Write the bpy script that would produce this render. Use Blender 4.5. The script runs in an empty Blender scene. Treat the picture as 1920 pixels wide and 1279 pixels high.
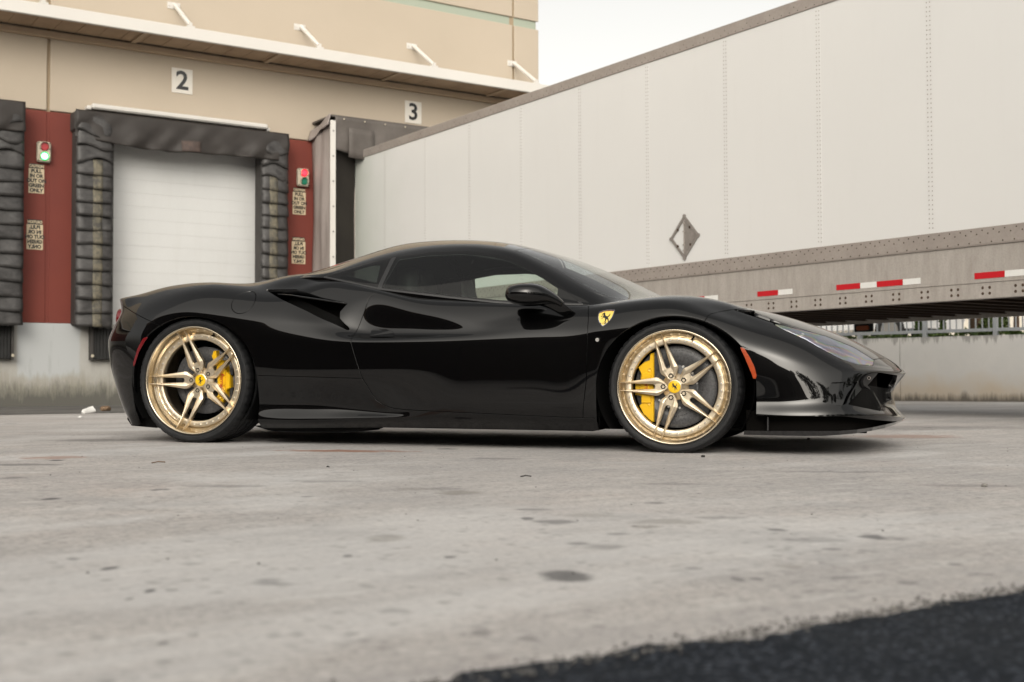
import bpy, bmesh, math, random
import numpy as np
from mathutils import Vector, Matrix
random.seed(7)
rng = np.random.default_rng(11)
scene = bpy.context.scene
COL = scene.collection
R = math.radians

# ------------------------------------------------------------------ camera
EYE = 0.352
cam_d = bpy.data.cameras.new('camera'); cam = bpy.data.objects.new('camera', cam_d); COL.objects.link(cam)
cam_d.sensor_width = 36.0; cam_d.lens = 36.0 * 2293.68 / 1920.0
cam_d.clip_start = 0.05; cam_d.clip_end = 3000
yaw, pit, rol = -0.59309998, 0.03172234, -0.00343385
c_r = Vector((math.cos(yaw), math.sin(yaw), 0)); c_f = Vector((-math.sin(yaw), math.cos(yaw), 0)); c_u = Vector((0, 0, 1))
f2 = c_f * math.cos(pit) + c_u * math.sin(pit); u2 = c_u * math.cos(pit) - c_f * math.sin(pit)
r3 = c_r * math.cos(rol) + u2 * math.sin(rol); u3 = u2 * math.cos(rol) - c_r * math.sin(rol)
M = Matrix((r3, u3, -f2)).transposed().to_4x4(); M.translation = (0, 0, EYE)
cam.matrix_world = M
cam_d.dof.use_dof = True; cam_d.dof.focus_distance = 6.25; cam_d.dof.aperture_fstop = 3.8
scene.camera = cam

# ------------------------------------------------------------------ sky, sun, exposure
SUN_EL, SUN_AZ = R(27), R(-128)          # azimuth measured from +X towards +Y
sd = Vector((math.cos(SUN_EL) * math.cos(SUN_AZ), math.cos(SUN_EL) * math.sin(SUN_AZ), math.sin(SUN_EL)))
world = bpy.data.worlds.new('World'); scene.world = world; world.use_nodes = True
wn = world.node_tree; wn.nodes.clear()
sky = wn.nodes.new('ShaderNodeTexSky'); sky.sky_type = 'NISHITA'; sky.sun_disc = False
sky.sun_elevation = SUN_EL; sky.sun_rotation = math.pi / 2 - SUN_AZ
sky.air_density = 1.0; sky.dust_density = 3.6; sky.ozone_density = 1.0; sky.altitude = 0
hs = wn.nodes.new('ShaderNodeHueSaturation'); hs.inputs['Saturation'].default_value = 0.14
tint = wn.nodes.new('ShaderNodeMix'); tint.data_type = 'RGBA'; tint.blend_type = 'MULTIPLY'; tint.inputs[0].default_value = 1.0
tint.inputs[7].default_value = (1.0, 0.96, 0.885, 1)
bg = wn.nodes.new('ShaderNodeBackground'); bg.inputs[1].default_value = 0.12
wo = wn.nodes.new('ShaderNodeOutputWorld')
wn.links.new(sky.outputs[0], hs.inputs['Color']); wn.links.new(hs.outputs[0], tint.inputs[6])
wn.links.new(tint.outputs[2], bg.inputs[0]); wn.links.new(bg.outputs[0], wo.inputs[0])
sun_d = bpy.data.lights.new('sun', 'SUN'); sun = bpy.data.objects.new('sun', sun_d); COL.objects.link(sun)
sun_d.energy = 0.55; sun_d.angle = R(120); sun_d.color = (1.0, 0.93, 0.82)
sun.rotation_euler = sd.to_track_quat('Z', 'Y').to_euler()
vs = scene.view_settings; vs.view_transform = 'Standard'; vs.look = 'None'; vs.gamma = 1; vs.use_curve_mapping = False
vs.exposure = 0.92
scene.cycles.max_bounces = 8; scene.cycles.transparent_max_bounces = 12
scene.cycles.caustics_reflective = False; scene.cycles.caustics_refractive = False
scene.cycles.use_denoising = True

# ------------------------------------------------------------------ helpers
def tag(o, label=None, cat=None, group=None, kind=None):
    if label: o['label'] = label
    if cat: o['category'] = cat
    if group: o['group'] = group
    if kind: o['kind'] = kind
    return o

def empty(name, loc=(0, 0, 0), rz=0.0):
    o = bpy.data.objects.new(name, None); COL.objects.link(o)
    o.location = loc; o.rotation_euler = (0, 0, rz); o.empty_display_size = 0.1
    return o

class MB:
    """collects shapes, then links them as one mesh object"""
    def __init__(s): s.v = []; s.f = []; s.sm = []
    def add(s, verts, faces, smooth=False):
        n = len(s.v); s.v += [tuple(p) for p in verts]
        for f in faces: s.f.append(tuple(i + n for i in f)); s.sm.append(smooth)
        return s
    def box(s, a, b, bev=0.0):
        x0, y0, z0 = [min(a[i], b[i]) for i in range(3)]; x1, y1, z1 = [max(a[i], b[i]) for i in range(3)]
        if bev <= 0 or min(x1 - x0, y1 - y0, z1 - z0) < 2.2 * bev:
            v = [(x, y, z) for z in (z0, z1) for y in (y0, y1) for x in (x0, x1)]
            return s.add(v, [(0, 2, 3, 1), (4, 5, 7, 6), (0, 1, 5, 4), (2, 6, 7, 3), (0, 4, 6, 2), (1, 3, 7, 5)])
        bm = bmesh.new(); bmesh.ops.create_cube(bm, size=1)
        bmesh.ops.scale(bm, vec=(x1 - x0, y1 - y0, z1 - z0), verts=bm.verts)
        bmesh.ops.translate(bm, vec=((x0 + x1) / 2, (y0 + y1) / 2, (z0 + z1) / 2), verts=bm.verts)
        bmesh.ops.bevel(bm, geom=bm.edges[:], offset=bev, segments=1, affect='EDGES')
        bm.verts.index_update()
        s.add([v.co[:] for v in bm.verts], [[v.index for v in f.verts] for f in bm.faces]); bm.free(); return s
    def tube(s, pts, r, n=8, cap=True, smooth=True):
        pts = [Vector(p) for p in pts]; rings = []
        rr = r if hasattr(r, '__len__') else [r] * len(pts)
        up = Vector((0, 0, 1)); 
        for i, p in enumerate(pts):
            t = (pts[min(i + 1, len(pts) - 1)] - pts[max(i - 1, 0)]).normalized()
            a = up if abs(t.z) < 0.9 else Vector((1, 0, 0))
            x = t.cross(a).normalized(); y = x.cross(t).normalized()
            rings.append([p + (x * math.cos(2 * math.pi * k / n) + y * math.sin(2 * math.pi * k / n)) * rr[i] for k in range(n)])
        v = [q for ring in rings for q in ring]; f = []
        for i in range(len(pts) - 1):
            for k in range(n):
                f.append((i * n + k, i * n + (k + 1) % n, (i + 1) * n + (k + 1) % n, (i + 1) * n + k))
        s.add(v, f, smooth)
        if cap:
            s.add(rings[0], [tuple(range(n))]); s.add(rings[-1], [tuple(reversed(range(n)))])
        return s
    def prism(s, poly, fn, d0, d1, smooth=False):
        """poly: list of 2-D points; fn(u, v, d) -> 3-D; extruded from depth d0 to d1"""
        n = len(poly)
        v = [fn(p[0], p[1], d0) for p in poly] + [fn(p[0], p[1], d1) for p in poly]
        f = [tuple(range(n)), tuple(range(2 * n - 1, n - 1, -1))]
        s.add(v, f)
        s.add(v, [(i, (i + 1) % n, n + (i + 1) % n, n + i) for i in range(n)], smooth)
        return s
    def build(s, name, mat, parent=None, recalc=True):
        me = bpy.data.meshes.new(name); me.from_pydata(s.v, [], s.f); me.update()
        me.polygons.foreach_set('use_smooth', s.sm)
        if recalc:
            bm = bmesh.new(); bm.from_mesh(me); bmesh.ops.recalc_face_normals(bm, faces=bm.faces); bm.to_mesh(me); bm.free()
        if mat: me.materials.append(mat)
        o = bpy.data.objects.new(name, me); COL.objects.link(o)
        if parent: o.parent = parent
        return o

def inst(name, src, loc=None, parent=None, rot=None, scale=None):
    o = src.copy(); o.name = name; COL.objects.link(o); o.parent = parent
    if loc is not None: o.location = loc
    if rot is not None: o.rotation_euler = rot
    if scale is not None: o.scale = scale
    return o

def copy_tree(o, parent=None):
    c = o.copy(); COL.objects.link(c); c.parent = parent
    for ch in [x for x in list(COL.objects) if x.parent == o]: copy_tree(ch, c)
    return c

# ------------------------------------------------------------------ materials
def mat(name, col, rough=0.6, metal=0.0, spec=0.5, coat=0.0, emit=None, estr=0.0):
    m = bpy.data.materials.new(name); m.use_nodes = True
    b = m.node_tree.nodes['Principled BSDF']
    b.inputs['Base Color'].default_value = (*col, 1); b.inputs['Roughness'].default_value = rough
    b.inputs['Metallic'].default_value = metal; b.inputs['Specular IOR Level'].default_value = spec
    b.inputs['Coat Weight'].default_value = coat; b.inputs['Coat Roughness'].default_value = 0.03
    if emit: b.inputs['Emission Color'].default_value = (*emit, 1); b.inputs['Emission Strength'].default_value = estr
    return m

class NT:
    """small node-building helper"""
    def __init__(s, m): s.t = m.node_tree; s.m = m; s.b = s.t.nodes['Principled BSDF']
    def n(s, typ, **kw):
        x = s.t.nodes.new(typ)
        for k, v in kw.items(): setattr(x, k, v)
        return x
    def l(s, a, b): s.t.links.new(a, b)
    def coord(s, scale=(1, 1, 1), kind='Object', loc=(0, 0, 0), rot=(0, 0, 0)):
        tc = s.n('ShaderNodeTexCoord'); mp = s.n('ShaderNodeMapping')
        mp.inputs['Scale'].default_value = scale; mp.inputs['Location'].default_value = loc; mp.inputs['Rotation'].default_value = rot
        s.l(tc.outputs[kind], mp.inputs[0]); return mp.outputs[0]
    def world(s, scale=(1, 1, 1), loc=(0, 0, 0), rot=(0, 0, 0)):
        g = s.n('ShaderNodeNewGeometry'); mp = s.n('ShaderNodeMapping')
        mp.inputs['Scale'].default_value = scale; mp.inputs['Location'].default_value = loc; mp.inputs['Rotation'].default_value = rot
        s.l(g.outputs['Position'], mp.inputs[0]); return mp.outputs[0]
    def noise(s, vec, scale, detail=4, rough=0.55, dist=0.0):
        x = s.n('ShaderNodeTexNoise'); x.inputs['Scale'].default_value = scale; x.inputs['Detail'].default_value = detail
        x.inputs['Roughness'].default_value = rough; x.inputs['Distortion'].default_value = dist
        s.l(vec, x.inputs['Vector']); return x.outputs[0]
    def ramp(s, fac, stops):
        x = s.n('ShaderNodeValToRGB'); e = x.color_ramp.elements
        while len(e) < len(stops): e.new(0.5)
        for i, (p, c) in enumerate(stops):
            e[i].position = p; e[i].color = (c, c, c, 1) if not hasattr(c, '__len__') else (*c, 1)
        s.l(fac, x.inputs[0]); return x.outputs[0]
    def mix(s, fac, a, b, mode='MIX'):
        x = s.n('ShaderNodeMix'); x.data_type = 'RGBA'; x.blend_type = mode
        for sock, v in ((x.inputs[0], fac), (x.inputs[6], a), (x.inputs[7], b)):
            if isinstance(v, (int, float)): sock.default_value = v
            elif hasattr(v, '__len__'): sock.default_value = (*v, 1)
            else: s.l(v, sock)
        return x.outputs[2]
    def math(s, op, a, b=0.0, c=None):
        x = s.n('ShaderNodeMath'); x.operation = op
        for i, v in enumerate((a, b) if c is None else (a, b, c)):
            if isinstance(v, (int, float)): x.inputs[i].default_value = v
            else: s.l(v, x.inputs[i])
        return x.outputs[0]
    def sep(s, vec):
        x = s.n('ShaderNodeSeparateXYZ'); s.l(vec, x.inputs[0]); return x.outputs
    def col(s, sock): s.l(sock, s.b.inputs['Base Color'])
    def rgh(s, sock): s.l(sock, s.b.inputs['Roughness'])
    def bump(s, h, strength=0.3, dist=0.01):
        x = s.n('ShaderNodeBump'); x.inputs['Strength'].default_value = strength; x.inputs['Distance'].default_value = dist
        s.l(h, x.inputs['Height']); s.l(x.outputs[0], s.b.inputs['Normal'])

def mottled(name, c1, c2, scale=1.5, rough=0.8, fine=60, bump=0.15, streak=0.0, streakcol=(0.05, 0.045, 0.04), spec=0.3, metal=0.0):
    """paint or plaster with broad tone drift, fine grain and optional run-down streaks"""
    m = mat(name, c1, rough, metal, spec); t = NT(m)
    p = t.world()
    big = t.ramp(t.noise(p, scale, 5, 0.6), [(0.3, 0.0), (0.7, 1.0)])
    c = t.mix(big, c1, c2)
    fn = t.noise(p, fine, 3, 0.6)
    c = t.mix(t.ramp(fn, [(0.3, 0.0), (0.75, 0.16)]), c, tuple(x * 0.7 for x in c1))
    if streak > 0:
        ps = t.world((2.2, 2.2, 0.22))
        st = t.ramp(t.noise(ps, 3.0, 6, 0.65), [(0.52, 0.0), (0.75, streak)])
        c = t.mix(st, c, streakcol)
    t.col(c)
    if bump: t.bump(fn, bump, 0.004)
    return m
# ------------------------------------------------------------------ ground
def gz(x, y):
    """height of the yard: a slight cross-fall under the car, a slight fall to the dock"""
    px = (x * math.cos(yaw) + y * math.sin(yaw)); 
    # along the camera's right direction the slab falls about 8 mm per metre near the car
    cx, cy = 3.2, 5.3
    d2 = ((x - cx) ** 2 + (y - cy) ** 2) / 16.0
    s = max(-1.9, min(1.9, (px - (-0.11))))
    z = -0.0086 * s * math.exp(-d2 * 0.6)
    tt = max(0.0, min(1.0, (y - 9) / 9.0))
    return z - 0.024 * tt * tt * (3 - 2 * tt)

def concrete_ground():
    m = mat('yard_concrete', (0.437, 0.417, 0.404), 0.75, 0, 0.35); t = NT(m)
    p = t.world()
    base = t.mix(t.ramp(t.noise(p, 0.55, 6, 0.62), [(0.32, 0.0), (0.68, 1.0)]), (0.514, 0.484, 0.461), (0.404, 0.382, 0.365))
    base = t.mix(t.ramp(t.noise(t.world((1, 1, 1), (7, 3, 0)), 2.3, 5, 0.65), [(0.38, 0.0), (0.68, 0.6)]), base, (0.328, 0.321, 0.324))
    # broom lines / tyre drift along the yard
    ln = t.noise(t.world((0.35, 7, 1), rot=(0, 0, R(-12))), 2.0, 5, 0.6)
    base = t.mix(t.ramp(ln, [(0.45, 0.0), (0.70, 0.36)]), base, (0.263, 0.252, 0.254))
    ln2 = t.noise(t.world((0.5, 9, 1), (4, 1, 0), rot=(0, 0, R(18))), 2.0, 5, 0.6)
    base = t.mix(t.ramp(ln2, [(0.48, 0.0), (0.75, 0.3)]), base, (0.600, 0.582, 0.562))
    # pinkish clay wash
    base = t.mix(t.ramp(t.noise(t.world((1, 1, 1), (1, 9, 0)), 1.1, 6, 0.7), [(0.55, 0.0), (0.8, 0.35)]), base, (0.546, 0.417, 0.360))
    # grain and pits
    g = t.noise(p, 62, 4, 0.8)
    base = t.mix(t.ramp(g, [(0.47, 0.0), (0.60, 0.62)]), base, (0.218, 0.212, 0.211))
    g2 = t.noise(t.world((1, 1, 1), (5, 5, 0)), 38, 5, 0.8)
    base = t.mix(t.ramp(g2, [(0.54, 0.0), (0.66, 0.55)]), base, (0.514, 0.494, 0.484))
    # mid-scale scuffs, speckle and hairline cracks
    sp = t.noise(t.world((1, 1, 1), (2, 5, 0)), 15, 8, 0.82)
    base = t.mix(t.ramp(sp, [(0.54, 0.0), (0.70, 0.55)]), base, (0.256, 0.251, 0.250))
    sp2 = t.noise(t.world((0.6, 2.2, 1), (8, 2, 0), rot=(0, 0, R(-30))), 5, 6, 0.75)
    base = t.mix(t.ramp(sp2, [(0.55, 0.0), (0.72, 0.6)]), base, (0.600, 0.593, 0.573))
    sp3 = t.noise(t.world((0.8, 1.6, 1), (3, 12, 0), rot=(0, 0, R(14))), 7.5, 6, 0.8)
    base = t.mix(t.ramp(sp3, [(0.58, 0.0), (0.68, 0.5)]), base, (0.208, 0.209, 0.216))
    bl = t.noise(t.world((0.5, 1.0, 1), (31, 7, 0), rot=(0, 0, R(-38))), 0.8, 5, 0.6, 0.8)
    base = t.mix(t.ramp(bl, [(0.50, 0.0), (0.62, 0.45), (0.75, 0.1)]), base, (0.598, 0.600, 0.600))
    bl2 = t.noise(t.world((0.8, 1.0, 1), (13, 27, 0), rot=(0, 0, R(20))), 1.4, 6, 0.7, 0.5)
    base = t.mix(t.ramp(bl2, [(0.54, 0.0), (0.68, 0.5)]), base, (0.325, 0.319, 0.319))
    v3 = t.n('ShaderNodeTexVoronoi'); v3.inputs['Scale'].default_value = 34; t.l(p, v3.inputs['Vector'])
    s3 = t.n('ShaderNodeSeparateColor'); t.l(v3.outputs['Color'], s3.inputs[0])
    base = t.mix(t.math('MULTIPLY', t.ramp(s3.outputs[0], [(0.72, 0.0), (0.95, 0.6)]), t.ramp(v3.outputs['Distance'], [(0.15, 1.0), (0.55, 0.0)])), base, (0.17, 0.167, 0.165))
    base = t.mix(t.math('MULTIPLY', t.ramp(s3.outputs[1], [(0.80, 0.0), (0.97, 0.35)]), t.ramp(v3.outputs['Distance'], [(0.15, 1.0), (0.55, 0.0)])), base, (0.66, 0.64, 0.615))
    # small random dark drips (chewing gum, oil)
    v = t.n('ShaderNodeTexVoronoi'); v.inputs['Scale'].default_value = 2.1; v.inputs['Randomness'].default_value = 1.0
    wv = t.n('ShaderNodeVectorMath'); wv.operation = 'ADD'
    nz = t.n('ShaderNodeTexNoise'); nz.inputs['Scale'].default_value = 9; t.l(p, nz.inputs['Vector'])
    sc = t.n('ShaderNodeVectorMath'); sc.operation = 'SCALE'; sc.inputs['Scale'].default_value = 0.10
    t.l(nz.outputs['Color'], sc.inputs[0]); t.l(p, wv.inputs[0]); t.l(sc.outputs[0], wv.inputs[1]); t.l(wv.outputs[0], v.inputs['Vector'])
    drip = t.ramp(v.outputs['Distance'], [(0.0, 1.0), (0.07, 0.85), (0.10, 0.0)])
    sel = t.n('ShaderNodeSeparateColor'); t.l(v.outputs['Color'], sel.inputs[0])
    drip = t.math('MULTIPLY', drip, t.ramp(sel.outputs[0], [(0.30, 0.0), (0.85, 0.95)]))
    base = t.mix(drip, base, (0.075, 0.075, 0.08))
    v2 = t.n('ShaderNodeTexVoronoi'); v2.inputs['Scale'].default_value = 5.5; t.l(wv.outputs[0], v2.inputs['Vector'])
    s2 = t.n('ShaderNodeSeparateColor'); t.l(v2.outputs['Color'], s2.inputs[0])
    dots = t.math('MULTIPLY', t.ramp(v2.outputs['Distance'], [(0.0, 1.0), (0.06, 0.8), (0.11, 0.0)]), t.ramp(s2.outputs[1], [(0.5, 0.0), (0.9, 0.85)]))
    base = t.mix(dots, base, (0.09, 0.09, 0.092))
    # particular stains seen in the yard: (x, y, rx, ry, turn, strength, colour)
    cold = (0.085, 0.085, 0.088); warm = (0.17, 0.155, 0.13)
    warp = t.n('ShaderNodeTexNoise'); warp.inputs['Scale'].default_value = 14; warp.inputs['Detail'].default_value = 4; t.l(p, warp.inputs['Vector'])
    wc = t.n('ShaderNodeVectorMath'); wc.operation = 'SUBTRACT'; wc.inputs[1].default_value = (0.5, 0.5, 0.5); t.l(warp.outputs['Color'], wc.inputs[0])
    for (sx, sy, rx, ry, rot, st, cc) in STAINS:
        mp = t.n('ShaderNodeMapping'); mp.vector_type = 'TEXTURE'
        mp.inputs['Location'].default_value = (sx, sy, 0); mp.inputs['Rotation'].default_value = (0, 0, rot); mp.inputs['Scale'].default_value = (rx, ry, 1)
        t.l(p, mp.inputs[0])
        ad = t.n('ShaderNodeVectorMath'); ad.operation = 'MULTIPLY_ADD'; ad.inputs[1].default_value = (1.3, 1.3, 0)
        t.l(wc.outputs[0], ad.inputs[0]); t.l(mp.outputs[0], ad.inputs[2])
        fl = t.n('ShaderNodeVectorMath'); fl.operation = 'MULTIPLY'; fl.inputs[1].default_value = (1, 1, 0); t.l(ad.outputs[0], fl.inputs[0])
        ln_ = t.n('ShaderNodeVectorMath'); ln_.operation = 'LENGTH'; t.l(fl.outputs[0], ln_.inputs[0])
        base = t.mix(t.ramp(ln_.outputs['Value'], [(0.0, st), (0.55, st * 0.9), (1.0, 0.0)]), base, cc)
    t.col(base)
    t.rgh(t.ramp(t.noise(p, 3, 4), [(0.3, 0.62), (0.7, 0.85)]))
    t.bump(t.math('ADD', t.math('MULTIPLY', g, 0.6), g2), 0.35, 0.004)
    return m

_cold = (0.075, 0.075, 0.078); _warm = (0.16, 0.148, 0.125); _rust = (0.26, 0.11, 0.055)
def gp(px, py):
    """a point of the level yard seen along a measured sight line"""
    D = r3 * (px - 960) + u3 * (639.5 - py) + f2 * 2293.68
    k = -EYE / D.z; return (D.x * k, D.y * k)
STAINS = []
for (px, py, wpx, hpx, st, cc) in [
    (858, 924, 50, 5, .55, _warm), (775, 918, 60, 4, .35, _warm), (832, 917, 40, 3, .3, _cold),
    (722, 1010, 40, 8, .4, _warm), (205, 1069, 16, 4, .9, _cold), (281, 1111, 13, 5, .95, _cold), (242, 1126, 8, 3, .8, _cold),
    (322, 1109, 14, 2.5, .6, _cold), (842, 1045, 14, 3, .8, _cold), (650, 1044, 12, 3, .7, _cold), (305, 1208, 12, 5, .7, _cold),
    (1062, 1080, 60, 12, .85, _cold), (1040, 978, 45, 6, .6, _cold), (990, 972, 14, 4, .7, _cold), (1245, 976, 90, 6, .4, _warm),
    (1212, 986, 35, 4, .45, _warm), (1457, 990, 25, 4, .6, _cold), (1130, 1024, 45, 7, .45, _cold), (1420, 1083, 18, 4, .7, _cold), (1382, 1084, 16, 5, .6, _cold),
    (1520, 1009, 70, 7, .35, _cold), (1562, 1026, 22, 3, .5, _cold), (1580, 1080, 35, 4, .45, _cold), (1790, 1054, 16, 3, .55, _cold), (1226, 941, 26, 3, .5, _cold),
    (640, 848, 150, 2.5, .8, _rust), (100, 864, 70, 3.5, .55, _rust), (1700, 815, 120, 4, .45, _rust), (900, 1186, 26, 6, .5, _cold), (990, 1197, 22, 6, .5, _cold),
    (40, 878, 80, 2.5, .55, _cold), (22, 902, 26, 3, .5, _cold), (190, 830, 130, 3, .5, _cold), (1700, 800, 240, 5, .4, _cold), (500, 1090, 30, 5, .4, _cold), (660, 1190, 20, 4, .5, _cold), (1000, 955, 40, 3, .5, _cold), (1105, 965, 70, 4, .35, _warm), (1350, 968, 50, 4, .4, _cold), (1160, 1000, 30, 3, .5, _cold), (1085, 1018, 26, 4, .55, _cold), (1670, 1005, 40, 4, .35, _cold), (1300, 1064, 20, 3, .5, _cold), (1480, 1060, 30, 4, .4, _warm), (1700, 1090, 26, 4, .5, _cold), (730, 1145, 40, 4, .4, _cold), (520, 1096, 60, 2.5, .5, _cold), (360, 1060, 30, 3, .35, _cold), (930, 860, 60, 2, .4, _cold), (1250, 905, 90, 2.5, .35, _cold), (1560, 880, 140, 2.5, .35, _cold), (1820, 905, 120, 3, .35, _cold), (420, 915, 110, 3, .35, _cold), (610, 905, 80, 2.5, .35, _cold)]:
    a = Vector(gp(px - wpx, py)); b = Vector(gp(px + wpx, py)); q0 = Vector(gp(px, py - hpx)); q1 = Vector(gp(px, py + hpx)); c = Vector(gp(px, py))
    STAINS.append((c.x, c.y, (b - a).length / 2, (q0 - q1).length / 2, math.atan2((b - a).y, (b - a).x), st, cc))

M_CONC = concrete_ground()
xs = sorted(set([round(-60 + i * 6, 3) for i in range(0, 10)] + [round(-4 + i * 0.25, 3) for i in range(0, 105)] + [round(22.5 + i * 8, 3) for i in range(1, 18)]))
ys = sorted(set([round(-60 + i * 6, 3) for i in range(0, 10)] + [1.215] + [round(1.5 + i * 0.25, 3) for i in range(0, 70)] + [round(19 + i * 8, 3) for i in range(1, 20)]))
g = MB(); nx = len(xs)
g.add([(x, y, gz(x, y)) for y in ys for x in xs], [(j * nx + i, j * nx + i + 1, (j + 1) * nx + i + 1, (j + 1) * nx + i) for j in range(len(ys) - 1) for i in range(nx - 1)], True)
ground = tag(g.build('ground', M_CONC, recalc=False), kind='structure')

# asphalt drive in front of the slab, with a ragged edge, as a sheet just above the slab
def asphalt_mat():
    m = mat('asphalt', (0.05, 0.052, 0.056), 0.9, 0, 0.12); t = NT(m); p = t.world()
    a = t.noise(p, 120, 4, 0.75)
    v = t.n('ShaderNodeTexVoronoi'); v.inputs['Scale'].default_value = 150; t.l(p, v.inputs['Vector'])
    c = t.mix(t.ramp(a, [(0.35, 0.0), (0.7, 1.0)]), (0.004, 0.0055, 0.008), (0.021, 0.027, 0.037))
    sc = t.n('ShaderNodeSeparateColor'); t.l(v.outputs['Color'], sc.inputs[0])
    c = t.mix(t.ramp(sc.outputs[0], [(0.80, 0.0), (0.95, 0.6)]), c, (0.10, 0.114, 0.14))
    c = t.mix(t.ramp(t.noise(p, 2.2, 4), [(0.4, 0.0), (0.75, 0.5)]), c, (0.03, 0.033, 0.036))
    t.col(c); t.bump(t.math('ADD', a, v.outputs['Distance']), 0.5, 0.003)
    return m
M_ASPH = asphalt_mat()
g = MB(); pts = []
n = 620
for i in range(n + 1):
    x = -6 + 18 * i / n
    e = 1.213 - 0.02 * max(0.0, x - 1.45) + 0.010 * math.sin(x * 3.1) + 0.012 * math.sin(x * 7.7 + 1) + 0.010 * math.sin(x * 23 + 2) + random.gauss(0, 0.007) + 0.012 * math.sin(x * 1.7 + 0.5)
    pts.append((x, e))
rows = [0.0, 0.012, 0.05, 0.2, 0.8, 4.0, 20.0, 55.0]
for k, dy in enumerate(rows):
    for (x, e) in pts: g.v.append((x, e - dy, 0.004 + (0.001 + random.uniform(0, 0.0015) if 0 < k < 5 else 0) ))
for k in range(len(rows) - 1):
    for i in range(n): g.f.append((k * (n + 1) + i, (k + 1) * (n + 1) + i, (k + 1) * (n + 1) + i + 1, k * (n + 1) + i + 1)); g.sm.append(True)
tag(g.build('asphalt_drive', M_ASPH, recalc=False), kind='structure')
# loose chippings along the joint
g = MB()
for i in range(2200):
    x = random.uniform(0.3, 2.6); y = 1.21 + random.gauss(0.0, 0.022) + (0.03 * random.random() ** 3); s = random.uniform(0.001, 0.0045)
    z = 0.012 if y < 1.2 else 0.001
    a = random.uniform(0, 6.28); ca, sa = math.cos(a) * s, math.sin(a) * s
    g.add([(x + ca, y + sa, z), (x - sa, y + ca, z), (x - ca, y - sa, z), (x + sa, y - ca, z), (x, y, z + s * 0.9)], [(0, 1, 4), (1, 2, 4), (2, 3, 4), (3, 0, 4)])
tag(g.build('gravel', mottled('chippings', (0.16, 0.15, 0.14), (0.05, 0.05, 0.05), 30, bump=0)), kind='stuff')
# darker gutter strip in front of the dock wall
M_GUT = mottled('gutter_concrete', (0.15, 0.145, 0.135), (0.075, 0.073, 0.07), 1.6, 0.85, 40, 0.3)
g = MB(); nn = 60
for j, (ya, yb) in enumerate(((15.2, 16.4), (16.4, 18.3))): pass
top = []; 
for i in range(nn + 1):
    x = -14 + 28 * i / nn
    top.append((x, 14.35 + 0.12 * math.sin(x * 1.3) + 0.05 * math.sin(x * 4.1)))
for (x, y) in top: g.v.append((x, y, gz(x, y) + 0.004))
for (x, y) in top: g.v.append((x, 16.3, gz(x, 16.3) + 0.012))
for (x, y) in top: g.v.append((x, 18.3, gz(x, 18.3) + 0.02))
for k in range(2):
    for i in range(nn): g.f.append((k * (nn + 1) + i, k * (nn + 1) + i + 1, (k + 1) * (nn + 1) + i + 1, (k + 1) * (nn + 1) + i)); g.sm.append(False)
tag(g.build('gutter', M_GUT, recalc=False), kind='structure')
# ------------------------------------------------------------------ warehouse
YW = 18.3
M_TAN = mottled('tan_stucco', (0.475, 0.408, 0.328), (0.445, 0.382, 0.305), 0.7, 0.85, 90, 0.12)
M_RED = mottled('red_wall_paint', (0.185, 0.043, 0.030), (0.155, 0.038, 0.029), 0.8, 0.7, 70, 0.1, 0.25, (0.12, 0.03, 0.025))
M_GREEN = mottled('sage_band_paint', (0.36, 0.40, 0.33), (0.34, 0.38, 0.31), 0.8, 0.8, 70, 0.1)
M_WHITE = mottled('white_trim_paint', (0.64, 0.62, 0.585), (0.60, 0.58, 0.55), 0.8, 0.5, 60, 0.03)
M_SOFFIT = mottled('plywood_soffit', (0.42, 0.31, 0.215), (0.31, 0.225, 0.155), 2.4, 0.8, 30, 0.1)
M_SOFBEAM = mottled('soffit_beam_paint', (0.45, 0.345, 0.25), (0.40, 0.31, 0.22), 1.5, 0.8, 30, 0.05)
M_DARK = mat('dark_recess', (0.006, 0.0055, 0.005), 0.95, 0, 0.05)
M_JOINT = mat('joint_filler', (0.33, 0.255, 0.17), 0.9)

def dock_concrete():
    m = mat('dock_concrete', (0.4, 0.4, 0.38), 0.85, 0, 0.3); t = NT(m); p = t.world()
    z = t.sep(p)[2]; x = t.sep(p)[0]
    a = t.noise(p, 2.2, 6, 0.65); st = t.noise(t.world((3, 3, 0.4)), 2.5, 6, 0.7)
    c = t.mix(t.ramp(a, [(0.3, 0.0), (0.7, 1.0)]), (0.36, 0.345, 0.315), (0.43, 0.425, 0.405))
    # a repainted light grey patch in the middle of the pier
    edge = t.math('ADD', t.math('ABSOLUTE', t.math('SUBTRACT', x, 4.31)), t.math('MULTIPLY', t.math('SUBTRACT', a, 0.5), 0.12))
    pt = t.math('MULTIPLY', t.ramp(edge, [(0.42, 1.0), (0.45, 0.0)]), t.ramp(t.math('ADD', z, t.math('MULTIPLY', t.math('SUBTRACT', st, 0.5), 0.35)), [(0.40, 0.0), (0.48, 1.0)]))
    c = t.mix(pt, c, (0.44, 0.455, 0.46))
    # damp algae and dirt rising from the ground
    zz = t.math('ADD', z, t.math('MULTIPLY', t.math('SUBTRACT', st, 0.5), 0.75))
    c = t.mix(t.ramp(zz, [(0.22, 0.7), (0.50, 0.0)]), c, (0.24, 0.225, 0.17))
    zz2 = t.math('ADD', z, t.math('MULTIPLY', t.math('SUBTRACT', t.noise(t.world((6, 6, 1.2), (3, 2, 1)), 2.0, 6, 0.75), 0.5), 0.6))
    c = t.mix(t.ramp(zz2, [(0.12, 0.85), (0.36, 0.0)]), c, (0.085, 0.083, 0.076))
    c = t.mix(t.ramp(st, [(0.58, 0.0), (0.8, 0.35)]), c, (0.12, 0.115, 0.10))
    t.col(c); t.bump(t.noise(p, 60, 4), 0.2, 0.005); return m
M_DOCK = dock_concrete()

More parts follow.
